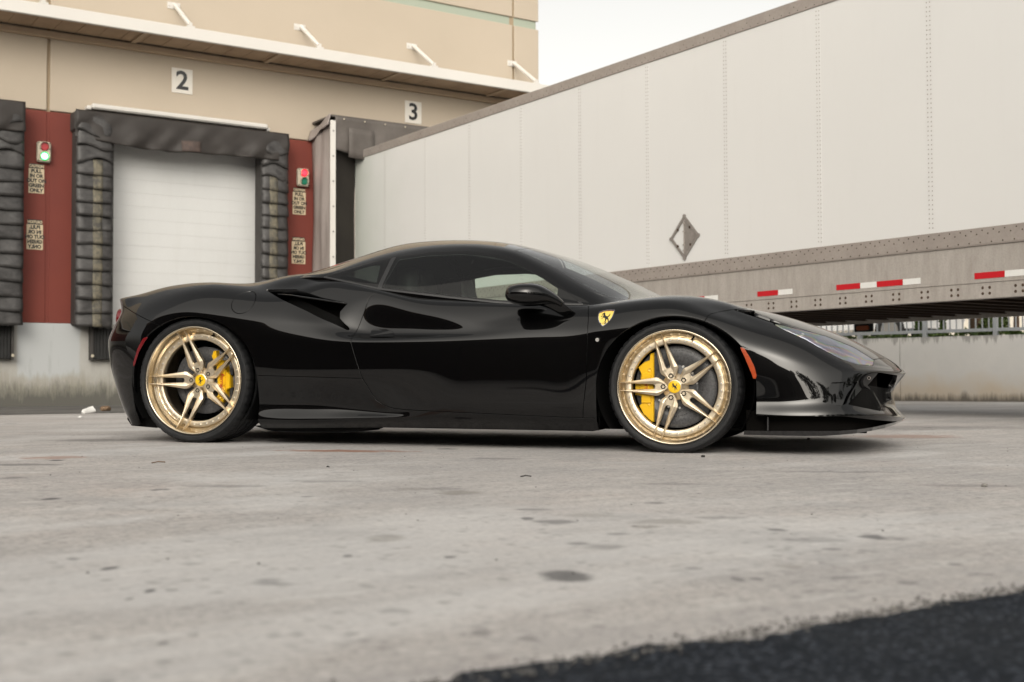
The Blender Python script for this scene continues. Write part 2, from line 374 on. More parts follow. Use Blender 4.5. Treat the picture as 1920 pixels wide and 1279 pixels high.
bld = tag(empty('warehouse', (4.5, YW, 0)), 'tan stucco warehouse with red lower band, raised loading docks and white canopy', 'warehouse')
bld.matrix_world = Matrix.Identity(4)
PITCH = 4.06
DOORS = [1.36 - PITCH * 2 + 0.0, 1.30 - PITCH, 1.30, 1.30 + PITCH, 1.30 + 2 * PITCH]       # left jamb of every opening (the third is dock 1)
DOORS = [5.17 - 2 * PITCH, 5.17 - PITCH, 5.17, 5.17 + PITCH]
OPW, DZ0, DZ1 = 2.38, 1.19, 4.02
XL, XR = -16.0, 12.95
# backing wall, set 35 mm behind the faces, gives the panel joints their depth
g = MB()
segs = [(XL, DOORS[0])] + [(DOORS[i] + OPW, DOORS[i + 1]) for i in range(3)] + [(DOORS[3] + OPW, XR)]
for (a, b) in segs: g.box((a + 0.002, YW + 0.035, -0.3), (b - 0.002, YW + 0.3, DZ1 + 0.2))
g.box((XL, YW + 0.035, DZ1 + 0.201), (XR - 0.04, YW + 0.3, 10.0))
g.build('wall_core', M_JOINT, bld)
g = MB()
g.box((4.27 - 0.03, YW + 0.012, DZ0 + 0.001), (4.27 + 0.06, YW + 0.0345, 4.25)); g.build('red_joint', M_RED, bld)
JOINTS = [4.27 - 2 * PITCH, 4.27, 4.27 + 2 * PITCH]
JW = 0.022
def split(a, b):
    cuts = [j for j in JOINTS if a < j < b]; e = [a] + cuts + [b]; out = []
    for i in range(len(e) - 1):
        out.append((e[i] + (JW if i else 0), e[i + 1] - (JW if i < len(e) - 2 else 0)))
    return out
for (a, b) in segs:
    g = MB(); g.box((a, YW - 0.004, -0.3), (b, YW + 0.034, DZ0 - 0.001), 0.006); g.build('concrete_base', M_DOCK, bld)
    for (c, d) in split(a, b):
        g = MB(); g.box((c, YW, DZ0 + 0.001), (d, YW + 0.034, 4.252), 0.006); g.build('red_panel', M_RED, bld)
for (c, d) in split(XL, XR):
    g = MB(); g.box((c, YW, 4.268), (d, YW + 0.034, 6.81), 0.008); g.build('stucco_panel', M_TAN, bld)
    g = MB(); g.box((c, YW, 6.962), (d, YW + 0.034, 10.0), 0.008); g.build('stucco_panel', M_TAN, bld)
    g = MB(); g.box((c, YW + 0.036, 6.811), (d - (0.05 if d > 12 else 0), YW + 0.050, 6.961)); g.v = [(x, y - 0.004, z) for x, y, z in g.v]; g.build('sage_band', M_GREEN, bld)
# lintel strips above the openings, side wall and roof slab behind
for x in DOORS:
    g = MB(); g.box((x, YW, DZ1), (x + OPW, YW + 0.034, 4.252)); g.build('red_panel', M_RED, bld)
    g = MB(); g.box((x, YW + 0.0, 0.0 - 0.3), (x + OPW, YW + 0.3, DZ0)); g.build('concrete_base', M_DOCK, bld)
g = MB(); g.box((XR - 0.3, YW + 0.301, -0.3), (XR - 0.002, YW + 30, 10.0)); g.box((XL, YW + 0.301, 9.7), (XR - 0.302, YW + 30, 9.9)); g.build('side_wall', M_TAN, bld)
# doors
M_DOOR = mottled('white_door_paint', (0.60, 0.605, 0.60), (0.57, 0.575, 0.57), 1.2, 0.45, 80, 0.02, 0.12, (0.40, 0.38, 0.35))
M_PAD0 = mottled('grey_door_jamb', (0.20, 0.19, 0.18), (0.15, 0.145, 0.14), 3, 0.6, 40, 0.05)
M_BLACKRUB = mottled('black_rubber', (0.018, 0.018, 0.018), (0.03, 0.03, 0.03), 6, 0.75, 60, 0.3)
slat = MB(); slat.box((0.0, 0.0, 0.0), (OPW, 0.04, 0.1993), 0.002); slat = slat.build('door_panel', M_DOOR)
slat0 = slat
for di, x in enumerate(DOORS):
    g = MB(); g.box((x + 0.002, YW + 0.036, DZ0 + 0.002), (x + 0.05, YW + 0.144, DZ1 - 0.002)); g.build('door_jamb', M_PAD0, bld)
    g = MB(); g.box((x + OPW - 0.05, YW + 0.036, DZ0 + 0.002), (x + OPW - 0.002, YW + 0.144, DZ1 - 0.002)); g.build('door_jamb', M_PAD0, bld)
    dd = MB(); dd.box((x - 0.0, YW + 0.19, DZ0), (x + OPW, YW + 0.22, DZ1)); dd = dd.build('dock_door', M_DOOR, bld)
    for k in range(15):
        o = inst('door_panel', slat0, (x, YW + 0.145, DZ0 + 0.004 + 0.2 * k), dd)
        if k == 14: o.scale = (1, 1, 0.0)  if False else (1, 1, 0.12)
bpy.data.objects.remove(slat0)
# scribble of marker writing low on the door of dock 2
# ---- canopy
CY = 17.5
can = MB(); can.box((XL, CY, 5.396), (XR - 0.02, CY + 0.06, 5.574), 0.008); can = can.build('canopy', M_WHITE, bld)
g = MB(); g.box((XL, CY + 0.061, 5.50), (XR - 0.02, YW - 0.002, 5.54)); g.build('canopy_deck', M_WHITE, can)
g = MB(); g.box((XL, YW - 0.09, 5.310), (XR - 0.02, YW - 0.003, 5.404), 0.006); g.build('ledger_beam', M_SOFBEAM, can)
k = 0; x = XL
sp = MB(); sp.box((0.003, CY + 0.065, 5.425), (0.313, YW - 0.095, 5.445), 0.003); sp = sp.build('soffit_panel', M_SOFFIT)
x = 3.671 - 0.316 * 40
while x < XR - 0.36:
    inst('soffit_panel', sp, (x, random.uniform(-0.001, 0.001), random.uniform(-0.0015, 0.0015)), can); x += 0.316
bpy.data.objects.remove(sp)
g = MB(); g.box((XL, CY + 0.062, 5.446), (XR - 0.03, YW - 0.004, 5.452)); g.build('soffit_backing', M_DARK, can)
for i in range(-5, 5):
    xb = 5.42 + 2.1 * i
    g = MB(); g.box((xb, CY + 0.063, 5.400), (xb + 0.075, YW - 0.092, 5.424), 0.005); g.build('outrigger', M_SOFBEAM, can)
for i in range(-5, 4):
    xb = 6.1 + 2.085 * i
    g = MB()
    g.box((xb - 0.10, YW - 0.012, 6.05), (xb + 0.10, YW - 0.001, 6.15), 0.002)
    for q in (-0.075, 0.075): g.tube([(xb + q, YW - 0.013, 6.10), (xb + q, YW - 0.026, 6.10)], 0.014, 6)
    g.box((xb - 0.012, YW - 0.09, 6.075), (xb + 0.012, YW - 0.012, 6.125))
    g.tube([(xb, YW - 0.06, 6.10), (xb, CY + 0.04, 5.615)], 0.034, 10)
    g.box((xb - 0.06, CY + 0.005, 5.5745), (xb + 0.06, CY + 0.075, 5.60), 0.003); g.box((xb - 0.02, CY + 0.01, 5.60), (xb + 0.02, CY + 0.07, 5.65))
    g.build('hanger_rod', M_WHITE, can)

# ------------------------------------------------------------------ writing
def text_mesh(body, size, bold=0.0, sx=1.0):
    c = bpy.data.curves.new('txt', 'FONT'); c.body = body; c.size = size; c.align_x = 'CENTER'; c.align_y = 'CENTER'
    c.offset = bold; c.extrude = 0.0; c.fill_mode = 'FRONT'; c.resolution_u = 3
    o = bpy.data.objects.new('txt', c); COL.objects.link(o)
    dg = bpy.context.evaluated_depsgraph_get(); me = bpy.data.meshes.new_from_object(o.evaluated_get(dg))
    v = [(p.co.x * sx, p.co.y) for p in me.vertices]; f = [tuple(q.vertices) for q in me.polygons]
    bpy.data.objects.remove(o); bpy.data.meshes.remove(me)
    return v, f

M_CREAM = mottled('cream_sign_face', (0.62, 0.52, 0.36), (0.58, 0.48, 0.33), 12, 0.5, 120, 0.0)
M_INK = mat('black_lettering', (0.012, 0.011, 0.010), 0.4)
M_SIGNW = mottled('white_sign_face', (0.72, 0.69, 0.63), (0.68, 0.65, 0.6), 6, 0.35, 60, 0.0)
M_DIGIT = mat('black_vinyl_digit', (0.02, 0.019, 0.018), 0.16)
def lettering(g, body, cx, cz, y, size, bold=0.004, sx=1.0, mirror=False):
    v, f = text_mesh(body, size, bold, sx)
    s = -1 if mirror else 1
    g.add([(cx + s * a, y, cz + b) for a, b in v], f)

def dock_number(x0, x1, z0, z1, digit, label):
    root = tag(empty('dock_number_sign', ((x0 + x1) / 2, YW, z0)), label, 'sign', 'numbered signs above the loading docks')
    g = MB(); g.box((x0 - root.location.x, -0.012, 0), (x1 - root.location.x, -0.001, z1 - z0), 0.003); g.build('sign_plate', M_SIGNW, root)
    g = MB(); lettering(g, digit, 0, (z1 - z0) * 0.485, -0.0135, 0.40, 0.009, 1.02); g.build('digit', M_DIGIT, root)
    for sx in (-1, 1):
        for zz in (0.02, z1 - z0 - 0.02):
            if (sx < 0) == (zz > 0.1):
                g = MB(); g.tube([(sx * 0.14, -0.012, zz), (sx * 0.14, -0.017, zz)], 0.008, 8); g.build('screw', M_WHITE, root)
dock_number(6.074, 6.400, 4.765, 5.147, '2', 'white square sign with a black 2 above the closed dock door')
dock_number(10.135, 10.458, 4.768, 5.150, '3', 'white square sign with a black 3 above the trailer corner')

def caution_sign(x0, z0, w, hh, mirror, label):
    root = tag(empty('caution_sign', (x0, YW, z0)), label, 'sign', 'cream caution signs for drivers beside the dock doors')
    hc = hh * 0.165
    g = MB(); g.box((0, -0.008, 0), (w, -0.001, hh - hc), 0.004); g.build('sign_plate', M_CREAM, root)
    g = MB(); g.box((0.012, -0.0085, hh - hc + 0.001), (w - 0.012, -0.001, hh), 0.004); g.build('header_plate', M_INK, root)
    g = MB(); lettering(g, 'CAUTION', w / 2, hh - hc * 0.5, -0.0097, 0.052, 0.003, 0.86, mirror); g.build('header_lettering', M_CREAM, root)
    lines = ['PULL', 'IN OR', 'OUT ON', 'GREEN', 'ONLY']
    g = MB()
    for i, s in enumerate(lines):
        lettering(g, s, w / 2, (hh - hc) * (0.89 - 0.195 * i), -0.0092, 0.072, 0.004, 0.92, mirror)
    g.build('lettering', M_INK, root)
caution_sign(4.005, 3.05, 0.212, 0.425, False, 'cream caution sign reading normally under the green-lit signal')
caution_sign(3.985, 2.24, 0.222, 0.43, True, 'cream caution sign in mirror writing lower left of the closed dock door')
caution_sign(8.068, 3.04, 0.226, 0.435, False, 'cream caution sign reading normally under the red-lit signal')
caution_sign(8.055, 2.24, 0.234, 0.432, True, 'cream caution sign in mirror writing beside the grey dock shelter')

M_SIGBOX = mottled('signal_housing', (0.55, 0.50, 0.40), (0.45, 0.40, 0.31), 14, 0.5, 60, 0.05)
M_REDOFF = mat('red_lens', (0.36, 0.03, 0.035), 0.3); M_GRNOFF = mat('green_lens', (0.01, 0.17, 0.10), 0.3)
M_REDON = mat('red_led', (0.5, 0.02, 0.02), 0.4, emit=(1.0, 0.03, 0.05), estr=2.4)
M_GRNON = mat('green_led', (0.1, 0.6, 0.2), 0.4, emit=(0.25, 1.0, 0.38), estr=4.5)
M_GRNRING = mat('green_lens_lit', (0.01, 0.25, 0.06), 0.3, emit=(0.0, 0.5, 0.10), estr=0.9)
M_REDRING = mat('red_lens_lit', (0.3, 0.01, 0.015), 0.3, emit=(0.6, 0.0, 0.01), estr=0.9)
def signal(x0, z0, w, hh, lit, label):
    root = tag(empty('dock_signal', (x0 + w / 2, YW, z0)), label, 'traffic signal', 'red and green dock signals')
    g = MB(); g.box((-w / 2, -0.085, 0), (w / 2, -0.002, hh), 0.016); g.build('housing', M_SIGBOX, root)
    for sx in (-1, 1):
        for zz in (0.018, hh - 0.018):
            g = MB(); g.tube([(sx * (w / 2 - 0.018), -0.086, zz), (sx * (w / 2 - 0.018), -0.094, zz)], 0.008, 8); g.build('screw', M_DARK, root)
    for nm, zc, on in (('red_lens', hh * 0.745, lit == 'red'), ('green_lens', hh * 0.27, lit == 'green')):
        m = (M_REDRING if on else M_REDOFF) if nm[0] == 'r' else (M_GRNRING if on else M_GRNOFF)
        g = MB(); g.tube([(0, -0.086, zc), (0, -0.096, zc), (0, -0.102, zc)], [0.060, 0.060, 0.050], 20); ln = g.build(nm, m, root)
        g = MB()
        for i in range(15):
            a0, a1 = R(-30 + 240 * i / 15), R(-30 + 240 * (i + 1) / 15); pr_ = []
            for (a, rr) in ((a0, 0.062), (a1, 0.062), (a1, 0.067), (a0, 0.067)): pr_.append((math.cos(a) * rr, zc + math.sin(a) * rr))
            g.prism(pr_, lambda u, v, d: (u, d, v), -0.0865, -0.135)
        g.build('visor', M_SIGBOX, root)
        if on:
            g = MB(); q = [(0, 0)] + [(0.020 * math.cos(R(60 * i)), 0.020 * math.sin(R(60 * i))) for i in range(6)] + [(0.040 * math.cos(R(30 * i)), 0.040 * math.sin(R(30 * i))) for i in range(12)]
            for (a, b) in q: g.tube([(a, -0.1025, zc + b), (a, -0.108, zc + b)], 0.0085, 7)
            g.build('led_cluster', M_REDON if lit == 'red' else M_GRNON, ln)
signal(4.105, 3.50, 0.19, 0.292, 'green', 'cream dock signal box with its green light lit')
signal(8.128, 3.497, 0.197, 0.285, 'red', 'cream dock signal box with its red light lit')

# ------------------------------------------------------------------ dock seals with overlapping pleats
M_PAD = mottled('dark_pad_fabric', (0.040, 0.037, 0.035), (0.065, 0.06, 0.057), 3, 0.75, 40, 0.2)
def pleat_mat():
    m = mat('weathered_vinyl', (0.07, 0.066, 0.064), 0.5, 0, 0.5); t = NT(m); p = t.world()
    a = t.noise(t.world((3, 3, 5)), 3.0, 6, 0.7); b = t.noise(p, 30, 5, 0.7)
    c = t.mix(t.ramp(a, [(0.35, 0.0), (0.7, 1.0)]), (0.021, 0.0195, 0.019), (0.058, 0.055, 0.054))
    c = t.mix(t.ramp(b, [(0.58, 0.0), (0.8, 0.3)]), c, (0.13, 0.126, 0.122))
    t.col(c); t.bump(t.math('ADD', a, t.math('MULTIPLY', b, 0.3)), 0.22, 0.012); return m
M_PLEAT = pleat_mat()
M_CURT = mottled('dark_vinyl_curtain', (0.028, 0.024, 0.022), (0.040, 0.035, 0.032), 1.2, 0.58, 40, 0.03, spec=0.35)
def ystripe():
    m = mat('faded_yellow_stripe', (0.30, 0.25, 0.13), 0.75); t = NT(m); p = t.world()
    t.col(t.mix(t.ramp(t.noise(p, 9, 6, 0.75), [(0.38, 0.0), (0.62, 1.0)]), (0.16, 0.142, 0.10), (0.055, 0.052, 0.046))); return m
M_YEL = ystripe()
def grid_sheet(g, nu, nv, fn, thick, smooth=True):
    """sheet of nu x nv cells with a back face; fn(u, v) -> (point, outward)"""
    A = []; B = []
    for j in range(nv + 1):
        for i in range(nu + 1):
            p, o = fn(i / nu, j / nv); A.append(Vector(p)); B.append(Vector(p) - Vector(o) * thick)
    n = len(A); w = nu + 1; f = []
    for j in range(nv):
        for i in range(nu):
            q = (j * w + i, j * w + i + 1, (j + 1) * w + i + 1, (j + 1) * w + i); f.append(q); f.append(tuple(n + t_ for t_ in reversed(q)))
    for i in range(nu): f.append((i, n + i, n + i + 1, i + 1)); b = nv * w; f.append((b + i, b + i + 1, n + b + i + 1, n + b + i))
    for j in range(nv): f.append((j * w, (j + 1) * w, n + (j + 1) * w, n + j * w)); e = nu; f.append((j * w + e, n + j * w + e, n + (j + 1) * w + e, (j + 1) * w + e))
    g.add(A + B, f, smooth)

def dock_seal(name_label, x_pads, hdr, seed):
    rnd = random.Random(seed)
    root = tag(empty('dock_seal', (x_pads[0][0], YW, 1.2)), name_label, 'dock seal', 'padded black seals round the dock doors')
    root.matrix_world = Matrix.Identity(4)
    for (x0, x1, stripe) in x_pads:
        g = MB(); g.box((x0, YW - 0.30, 1.16), (x1, YW - 0.002, 4.22), 0.02); g.build('pad', M_PAD, root)
        nfl = 15; dz = 3.0 / nfl
        for k in range(nfl):
            zt = 1.19 + dz * (k + 1) + rnd.uniform(-0.03, 0.02); zb = 1.17 + dz * k - rnd.uniform(0.03, 0.05)
            top = k >= nfl - 3; am = 1.0 if top else 0.6
            a1, a2, p1, p2, sk = rnd.uniform(-.02, .02) * am, rnd.uniform(-.02, .02) * am, rnd.uniform(0, 6), rnd.uniform(0, 6), rnd.uniform(-0.03, 0.03) * am
            torn = 0.05 if top else 0.0
            ph = [rnd.uniform(0, 6.28) for _ in range(4)]
            def fn(u, v, a1=a1, a2=a2, p1=p1, p2=p2, sk=sk, zt=zt, zb=zb, torn=torn, ph=ph):
                x = x0 - 0.012 + (x1 - x0 + 0.024) * u + (0.05 * torn * 10 * (v < 0.01) * (u - 0.5) * 0.3)
                bul = 0.018 + 0.042 * (1 - v) ** 0.8 + 0.010 * math.sin(6.28 * u * 1.3 + p1) * (1 - v) + 0.006 * math.sin(11 * u + 5 * v + p2)
                bul += 0.012 * math.sin(3.14 * v) * math.sin(4 * u + ph[0])
                e = 4 * (u - 0.5) ** 2
                bul -= 0.035 * e ** 4
                z = zb + (zt - zb) * v + (1 - v) * (a1 * math.sin(3 * u + p1) + sk * (u - 0.5)) + torn * (1 - v) * math.sin(5 * u + ph[1])
                return ((x, YW - 0.30 - bul, z), (0, -1, 0))
            g = MB(); grid_sheet(g, 9, 5, fn, 0.012); fl = g.build('flap', M_PLEAT, root)
            if stripe and k < nfl - (3 if x0 > 4 else 1):
                s0 = (stripe - 0.065 - x0) / (x1 - x0); s1 = (stripe + 0.065 - x0) / (x1 - x0)
                def fs(u, v, fn=fn, s0=s0, s1=s1):
                    p, o = fn(s0 + (s1 - s0) * u, 0.02 + 0.9 * v); return ((p[0], p[1] - 0.004, p[2]), o)
                g = MB(); grid_sheet(g, 3, 5, fs, 0.003); g.build('yellow_stripe', M_YEL, fl)
    # header: padded beam with a loose curtain
    (h0, h1, zb, zt) = hdr
    g = MB(); g.box((h0, YW - 0.29, zt - 0.30), (h1, YW - 0.002, zt), 0.03); g.build('header_pad', M_PAD, root)
    ph = [rnd.uniform(0, 6.28) for _ in range(8)]
    def fh(u, v):
        L = h1 - h0; x = h0 + L * u; e = abs(u - 0.5) * 2
        z = zt + (zb - zt) * v + 0.018 * math.sin(9 * u + ph[0]) * v - 0.045 * (1 - e ** 3) * v
        fold = 0.026 * math.sin(20 * u + 3.0 * v + ph[1]) + 0.020 * math.sin(33 * u - 5 * v + ph[2]) + 0.012 * math.sin(57 * u + 9 * v + ph[3])
        tri = 0.055 * (abs(((u * 7 + 0.7 * v + ph[4]) % 1.0) - 0.5) * 2 - 0.5)
        y = YW - 0.305 - 0.02 - (fold + tri) * (0.15 + v) * 0.9 - 0.03 * v
        return ((x, y, z), (0, -1, 0))
    g = MB(); grid_sheet(g, 70, 12, fh, 0.008); hd = g.build('header_curtain', M_CURT, root)
    return root, hd, fh
seal2, hd2, fh2 = dock_seal('weathered black dock seal framing the closed white door', [(4.60, 5.10, 4.885), (7.42, 7.845, 7.60)], (4.57, 7.86, 3.84, 4.265), 3)
g = MB()
def fp(u, v):
    p, o = fh2(0.47 + 0.09 * u, 0.62 + 0.36 * v); return ((p[0], p[1] - 0.012, p[2]), o)
grid_sheet(g, 6, 5, fp, 0.004); g.build('patch', mottled('worn_patch', (0.10, 0.072, 0.062), (0.055, 0.045, 0.042), 12), hd2)
dock_seal('weathered black dock seal cut off by the left edge', [(3.34, 3.865, 3.43)], (0.6, 3.885, 3.84, 4.28), 9)
# white rain guards above the seals
def rain_guard(x0, x1, label):
    g = MB(); g.box((x0, YW - 0.22, 4.325), (x1, YW - 0.002, 4.405), 0.022); g.box((x0 - 0.06, YW - 0.17, 4.315), (x0 + 0.01, YW - 0.03, 4.375), 0.01); g.box((x1 - 0.01, YW - 0.17, 4.305), (x1 + 0.05, YW - 0.03, 4.36), 0.01)
    return tag(g.build('rain_guard', M_WHITE), label, 'rain guard', 'white rain guards over the dock seals')
rain_guard(4.83, 7.56, 'white rain guard bar along the top of the closed dock seal')
rain_guard(0.85, 3.52, 'white rain guard stub at the left edge of the photo')
# rubber bumpers at the dock edge
def bumper(x0, x1, label):
    root = tag(empty('dock_bumper', (x0, YW, 0.66)), label, 'dock bumper', 'black rubber dock bumpers')
    g = MB()
    n = 9
    for i in range(n): g.box((0.04 + (x1 - x0 - 0.08) * i / n, -0.13, 0.01), (0.04 + (x1 - x0 - 0.08) * (i + 0.93) / n, -0.03, 0.47 + 0.004 * (i % 2)), 0.006)
    g.build('rubber_block', M_BLACKRUB, root)
    for a in (0.0, x1 - x0 - 0.035):
        g = MB(); g.box((a, -0.15, 0.0), (a + 0.035, -0.005, 0.50), 0.004); g.build('steel_angle', M_PAD, root)
    for a in (0.017, x1 - x0 - 0.017):
        g = MB(); g.tube([(a, -0.151, 0.06), (a, -0.166, 0.06)], 0.022, 8); g.build('bolt', M_SIGBOX, root)
bumper(4.86, 5.36, 'black rubber dock bumper below the closed white door beside the grey pier')
bumper(7.40, 7.90, 'black rubber dock bumper below the closed white door by dock three')
bumper(3.32, 3.80, 'black rubber dock bumper at the left edge below the cut-off seal')

# ------------------------------------------------------------------ dock 3 shelter around the trailer
M_FAB = mottled('grey_shelter_fabric', (0.34, 0.30, 0.28), (0.27, 0.235, 0.22), 1.5, 0.7, 30, 0.1, 0.55, (0.11, 0.095, 0.085))
M_FABD = mottled('dark_shelter_fabric', (0.085, 0.075, 0.068), (0.13, 0.115, 0.105), 1.8, 0.6, 30, 0.15)
M_BLK = mottled('black_curtain', (0.02, 0.017, 0.015), (0.03, 0.026, 0.022), 2.0, 0.7, 30, 0.1)
sh = tag(empty('dock_shelter', (8.41, YW, 1.2)), 'grey fabric dock shelter with a white edge bar around the trailer end', 'dock shelter')
sh.matrix_world = Matrix.Identity(4)
SX0, SX1, SY, SZ = 8.41, 11.72, 17.57, 4.56
def fsd(u, v):
    y = YW - 0.01 + (SY - YW + 0.02) * u
    z = 1.25 + (4.47 - 1.25) * v - 0.10 * (1 - u) * v
    x = SX0 - 0.012 * math.sin(6 * u + 8 * v) - 0.010 * math.sin(15 * u - 3 * v) * (0.3 + v) - 0.025 * math.sin(3.14 * u)
    return ((x, y, z), (-1, 0, 0))
g = MB(); grid_sheet(g, 14, 40, fsd, 0.006); g.build('side_curtain', M_FAB, sh)
def fhood(u, v):   # torn hood flap hanging over the side
    y = YW - 0.01 + (SY - YW - 0.02) * u
    z = SZ + 0.02 - 0.16 * (1 - u) - v * (0.17 + 0.02 * math.sin(9 * u)) ; x = SX0 - 0.02 - 0.05 * v - 0.02 * math.sin(7 * u + 2)
    return ((x, y, z), (-1, 0, 0))
g = MB(); grid_sheet(g, 16, 6, fhood, 0.008); g.build('hood_flap', M_FAB, sh)
g = MB(); g.box((SX0 - 0.035, SY - 0.04, 1.2), (SX0 + 0.055, SY - 0.012, 4.47), 0.004); eb = g.build('edge_bar', M_WHITE, sh)
g = MB()
for i in range(8): g.tube([(SX0 + 0.01, SY - 0.041, 1.5 + 0.4 * i), (SX0 + 0.01, SY - 0.052, 1.5 + 0.4 * i)], 0.011, 6)
g.build('bolts', M_PAD, eb)['kind'] = 'stuff'
def fin(u, v):   # front face curtain next to the trailer
    x = SX0 + 0.057 + 0.56 * u; z = 1.2 + 3.2 * v
    y = SY + 0.02 + 0.30 * u ** 0.7 + 0.03 * math.sin(9 * v + 4 * u) * (v > 0.5) * (v - 0.5) * 2
    return ((x, y, z), (0, -1, 0))
g = MB(); grid_sheet(g, 8, 40, fin, 0.008); g.build('front_curtain', M_BLK, sh)
def fhe(u, v):
    x = SX0 + 0.056 + (SX1 - SX0 - 0.06) * u
    z = SZ - 0.02 - (0.52 + 0.08 * math.sin(5 * u)) * v
    y = SY - 0.02 + 0.03 * math.sin(14 * u + 3 * v) * v + 0.04 * math.sin(31 * u + 5 * v) * v * v + 0.05 * v
    return ((x, y, z), (0, -1, 0))
g = MB(); grid_sheet(g, 60, 12, fhe, 0.008); hc = g.build('head_curtain', M_FABD, sh)
def fpat(u, v):
    p, o = fhe(0.07 + 0.14 * u, 0.28 + 0.72 * v); return ((p[0] + 0.02 * v, p[1] - 0.03, p[2] - 0.07 * v), o)
g = MB(); grid_sheet(g, 5, 5, fpat, 0.006); g.build('corner_patch', M_FABD, hc)
g = MB()
for i in range(9): g.tube([(SX0 + 0.2 + 0.37 * i, SY - 0.025, SZ - 0.05), (SX0 + 0.2 + 0.37 * i, SY - 0.04, SZ - 0.05)], 0.012, 6)
g.build('rivets', M_SIGBOX, hc)['kind'] = 'stuff'
g = MB(); g.box((SX0, SY, SZ - 0.02), (SX1, YW - 0.002, SZ + 0.01)); g.build('hood', M_FABD, sh)
g = MB(); g.box((SX1 - 0.02, SY, 1.2), (SX1 + 0.03, YW - 0.002, SZ - 0.021)); g.build('side_curtain', M_FAB, sh)
# ------------------------------------------------------------------ box trailer backed into dock 3
XT, XF = 8.97, 11.56
def alu():
    m = mat('weathered_aluminium', (0.40, 0.375, 0.35), 0.55, 0.35, 0.4); t = NT(m); p = t.world()
    a = t.noise(t.world((4, 4, 0.9)), 4, 6, 0.7); b = t.noise(p, 60, 4, 0.7)
    c = t.mix(t.ramp(a, [(0.3, 0.0), (0.7, 1.0)]), (0.48, 0.45, 0.42), (0.37, 0.34, 0.31))
    c = t.mix(t.ramp(b, [(0.45, 0.0), (0.75, 0.35)]), c, (0.24, 0.215, 0.195))
    t.col(c); t.bump(b, 0.1, 0.003); return m
def alu2():
    m = mat('dull_rail_aluminium', (0.33, 0.30, 0.28), 0.5, 0.35, 0.4); t = NT(m)
    a = t.noise(t.world((1, 1, 1)), 3, 6, 0.7); b = t.noise(t.world(), 40, 4, 0.7)
    c = t.mix(t.ramp(a, [(0.3, 0.0), (0.7, 1.0)]), (0.40, 0.36, 0.33), (0.32, 0.285, 0.26))
    t.col(t.mix(t.ramp(b, [(0.45, 0.0), (0.75, 0.3)]), c, (0.2, 0.18, 0.165))); return m
M_ALU, M_RAIL = alu(), alu2()
def trailer_white():
    m = mat('white_trailer_skin', (0.72, 0.715, 0.69), 0.3, 0, 0.5); t = NT(m); p = t.world()
    a = t.noise(p, 0.8, 5, 0.6); st = t.noise(t.world((2.5, 2.5, 0.25)), 3, 6, 0.65)
    c = t.mix(a, (0.655, 0.655, 0.645), (0.62, 0.62, 0.612))
    c = t.mix(t.ramp(st, [(0.55, 0.0), (0.85, 0.10)]), c, (0.5, 0.48, 0.45))
    # green-grey grime towards the doors at the dock end
    y = t.sep(p)[1]
    gr = t.math('MULTIPLY', t.ramp(t.math('ADD', y, t.math('MULTIPLY', a, 1.2)), [(0.0, 0.0), (1.0, 0.0)]), 1.0)
    yy = t.math('MULTIPLY_ADD', y, 0.5, -8.1); yy = t.math('ADD', yy, t.math('MULTIPLY', t.math('SUBTRACT', a, 0.5), 1.0))
    c = t.mix(t.math('MULTIPLY', t.ramp(yy, [(0.0, 0.0), (1.0, 1.0)]), 0.55), c, (0.40, 0.45, 0.37))
    t.col(c); return m
M_TRW = trailer_white()
M_RIV = mat('rivet_heads', (0.32, 0.29, 0.27), 0.5, 0.2)
M_UNDER = mottled('rusty_underframe', (0.075, 0.05, 0.033), (0.05, 0.034, 0.024), 3, 0.85, 30, 0.2)
M_TAPER = mottled('red_reflective_tape', (0.50, 0.012, 0.02), (0.46, 0.012, 0.02), 30, 0.35, 100, 0.0)
M_TAPEW = mottled('white_reflective_tape', (0.72, 0.72, 0.70), (0.68, 0.68, 0.66), 30, 0.35, 100, 0.0)
tr = tag(empty('box_trailer'), 'long white riveted box trailer backed into dock three behind the black car', 'trailer')
edges = [17.9, 16.808, 15.548, 14.322, 13.048, 11.784, 10.523, 9.267, 7.997, 6.735, 5.48, 4.22, 2.965, 1.75]
for i in range(len(edges) - 1):
    g = MB(); lap = 0.0 if i == 0 else 0.05
    g.box((XT - (0.0018 if i % 2 else 0.0), edges[i + 1] + (0 if i % 2 else 0), 1.606), (XT + 0.02, edges[i] - 0.0, 3.938))
    g.build('side_panel', M_TRW, tr)
def dome(g, x, y, z, r, h):
    n = 7
    v = [(x, y + r * math.cos(2 * math.pi * k / n), z + r * math.sin(2 * math.pi * k / n)) for k in range(n)] + [(x - h * 0.75, y + 0.6 * r * math.cos(2 * math.pi * k / n), z + 0.6 * r * math.sin(2 * math.pi * k / n)) for k in range(n)] + [(x - h, y, z)]
    g.add(v, [(k, (k + 1) % n, n + (k + 1) % n, n + k) for k in range(n)] + [(n + k, n + (k + 1) % n, 2 * n) for k in range(n)], True)
g = MB()
for e in edges[1:-1]:
    z = 1.66
    while z < 3.9:
        for dy in (-0.017, 0.017): dome(g, XT - 0.0019, e + dy + 0.03, z + (0.0 if dy < 0 else 0.004), 0.0062, 0.004)
        z += 0.0405
g.build('seam_rivets', M_RIV, tr)['kind'] = 'stuff'
g = MB(); g.box((XT - 0.012, 1.75, 3.933), (XT + 0.03, 17.9, 4.040), 0.003); g.tube([(XT + 0.008, 1.75, 4.045), (XT + 0.008, 17.9, 4.045)], 0.020, 8); tpr = g.build('top_rail', M_RAIL, tr)
g = MB()
for k in range(150):
    y = 1.85 + k * 0.107
    dome(g, XT - 0.012, y, 3.957, 0.006, 0.004)
    if k % 3 == 0: dome(g, XT - 0.012, y + 0.05, 4.00, 0.006, 0.004)
g.build('rail_rivets', M_PAD, tpr)['kind'] = 'stuff'
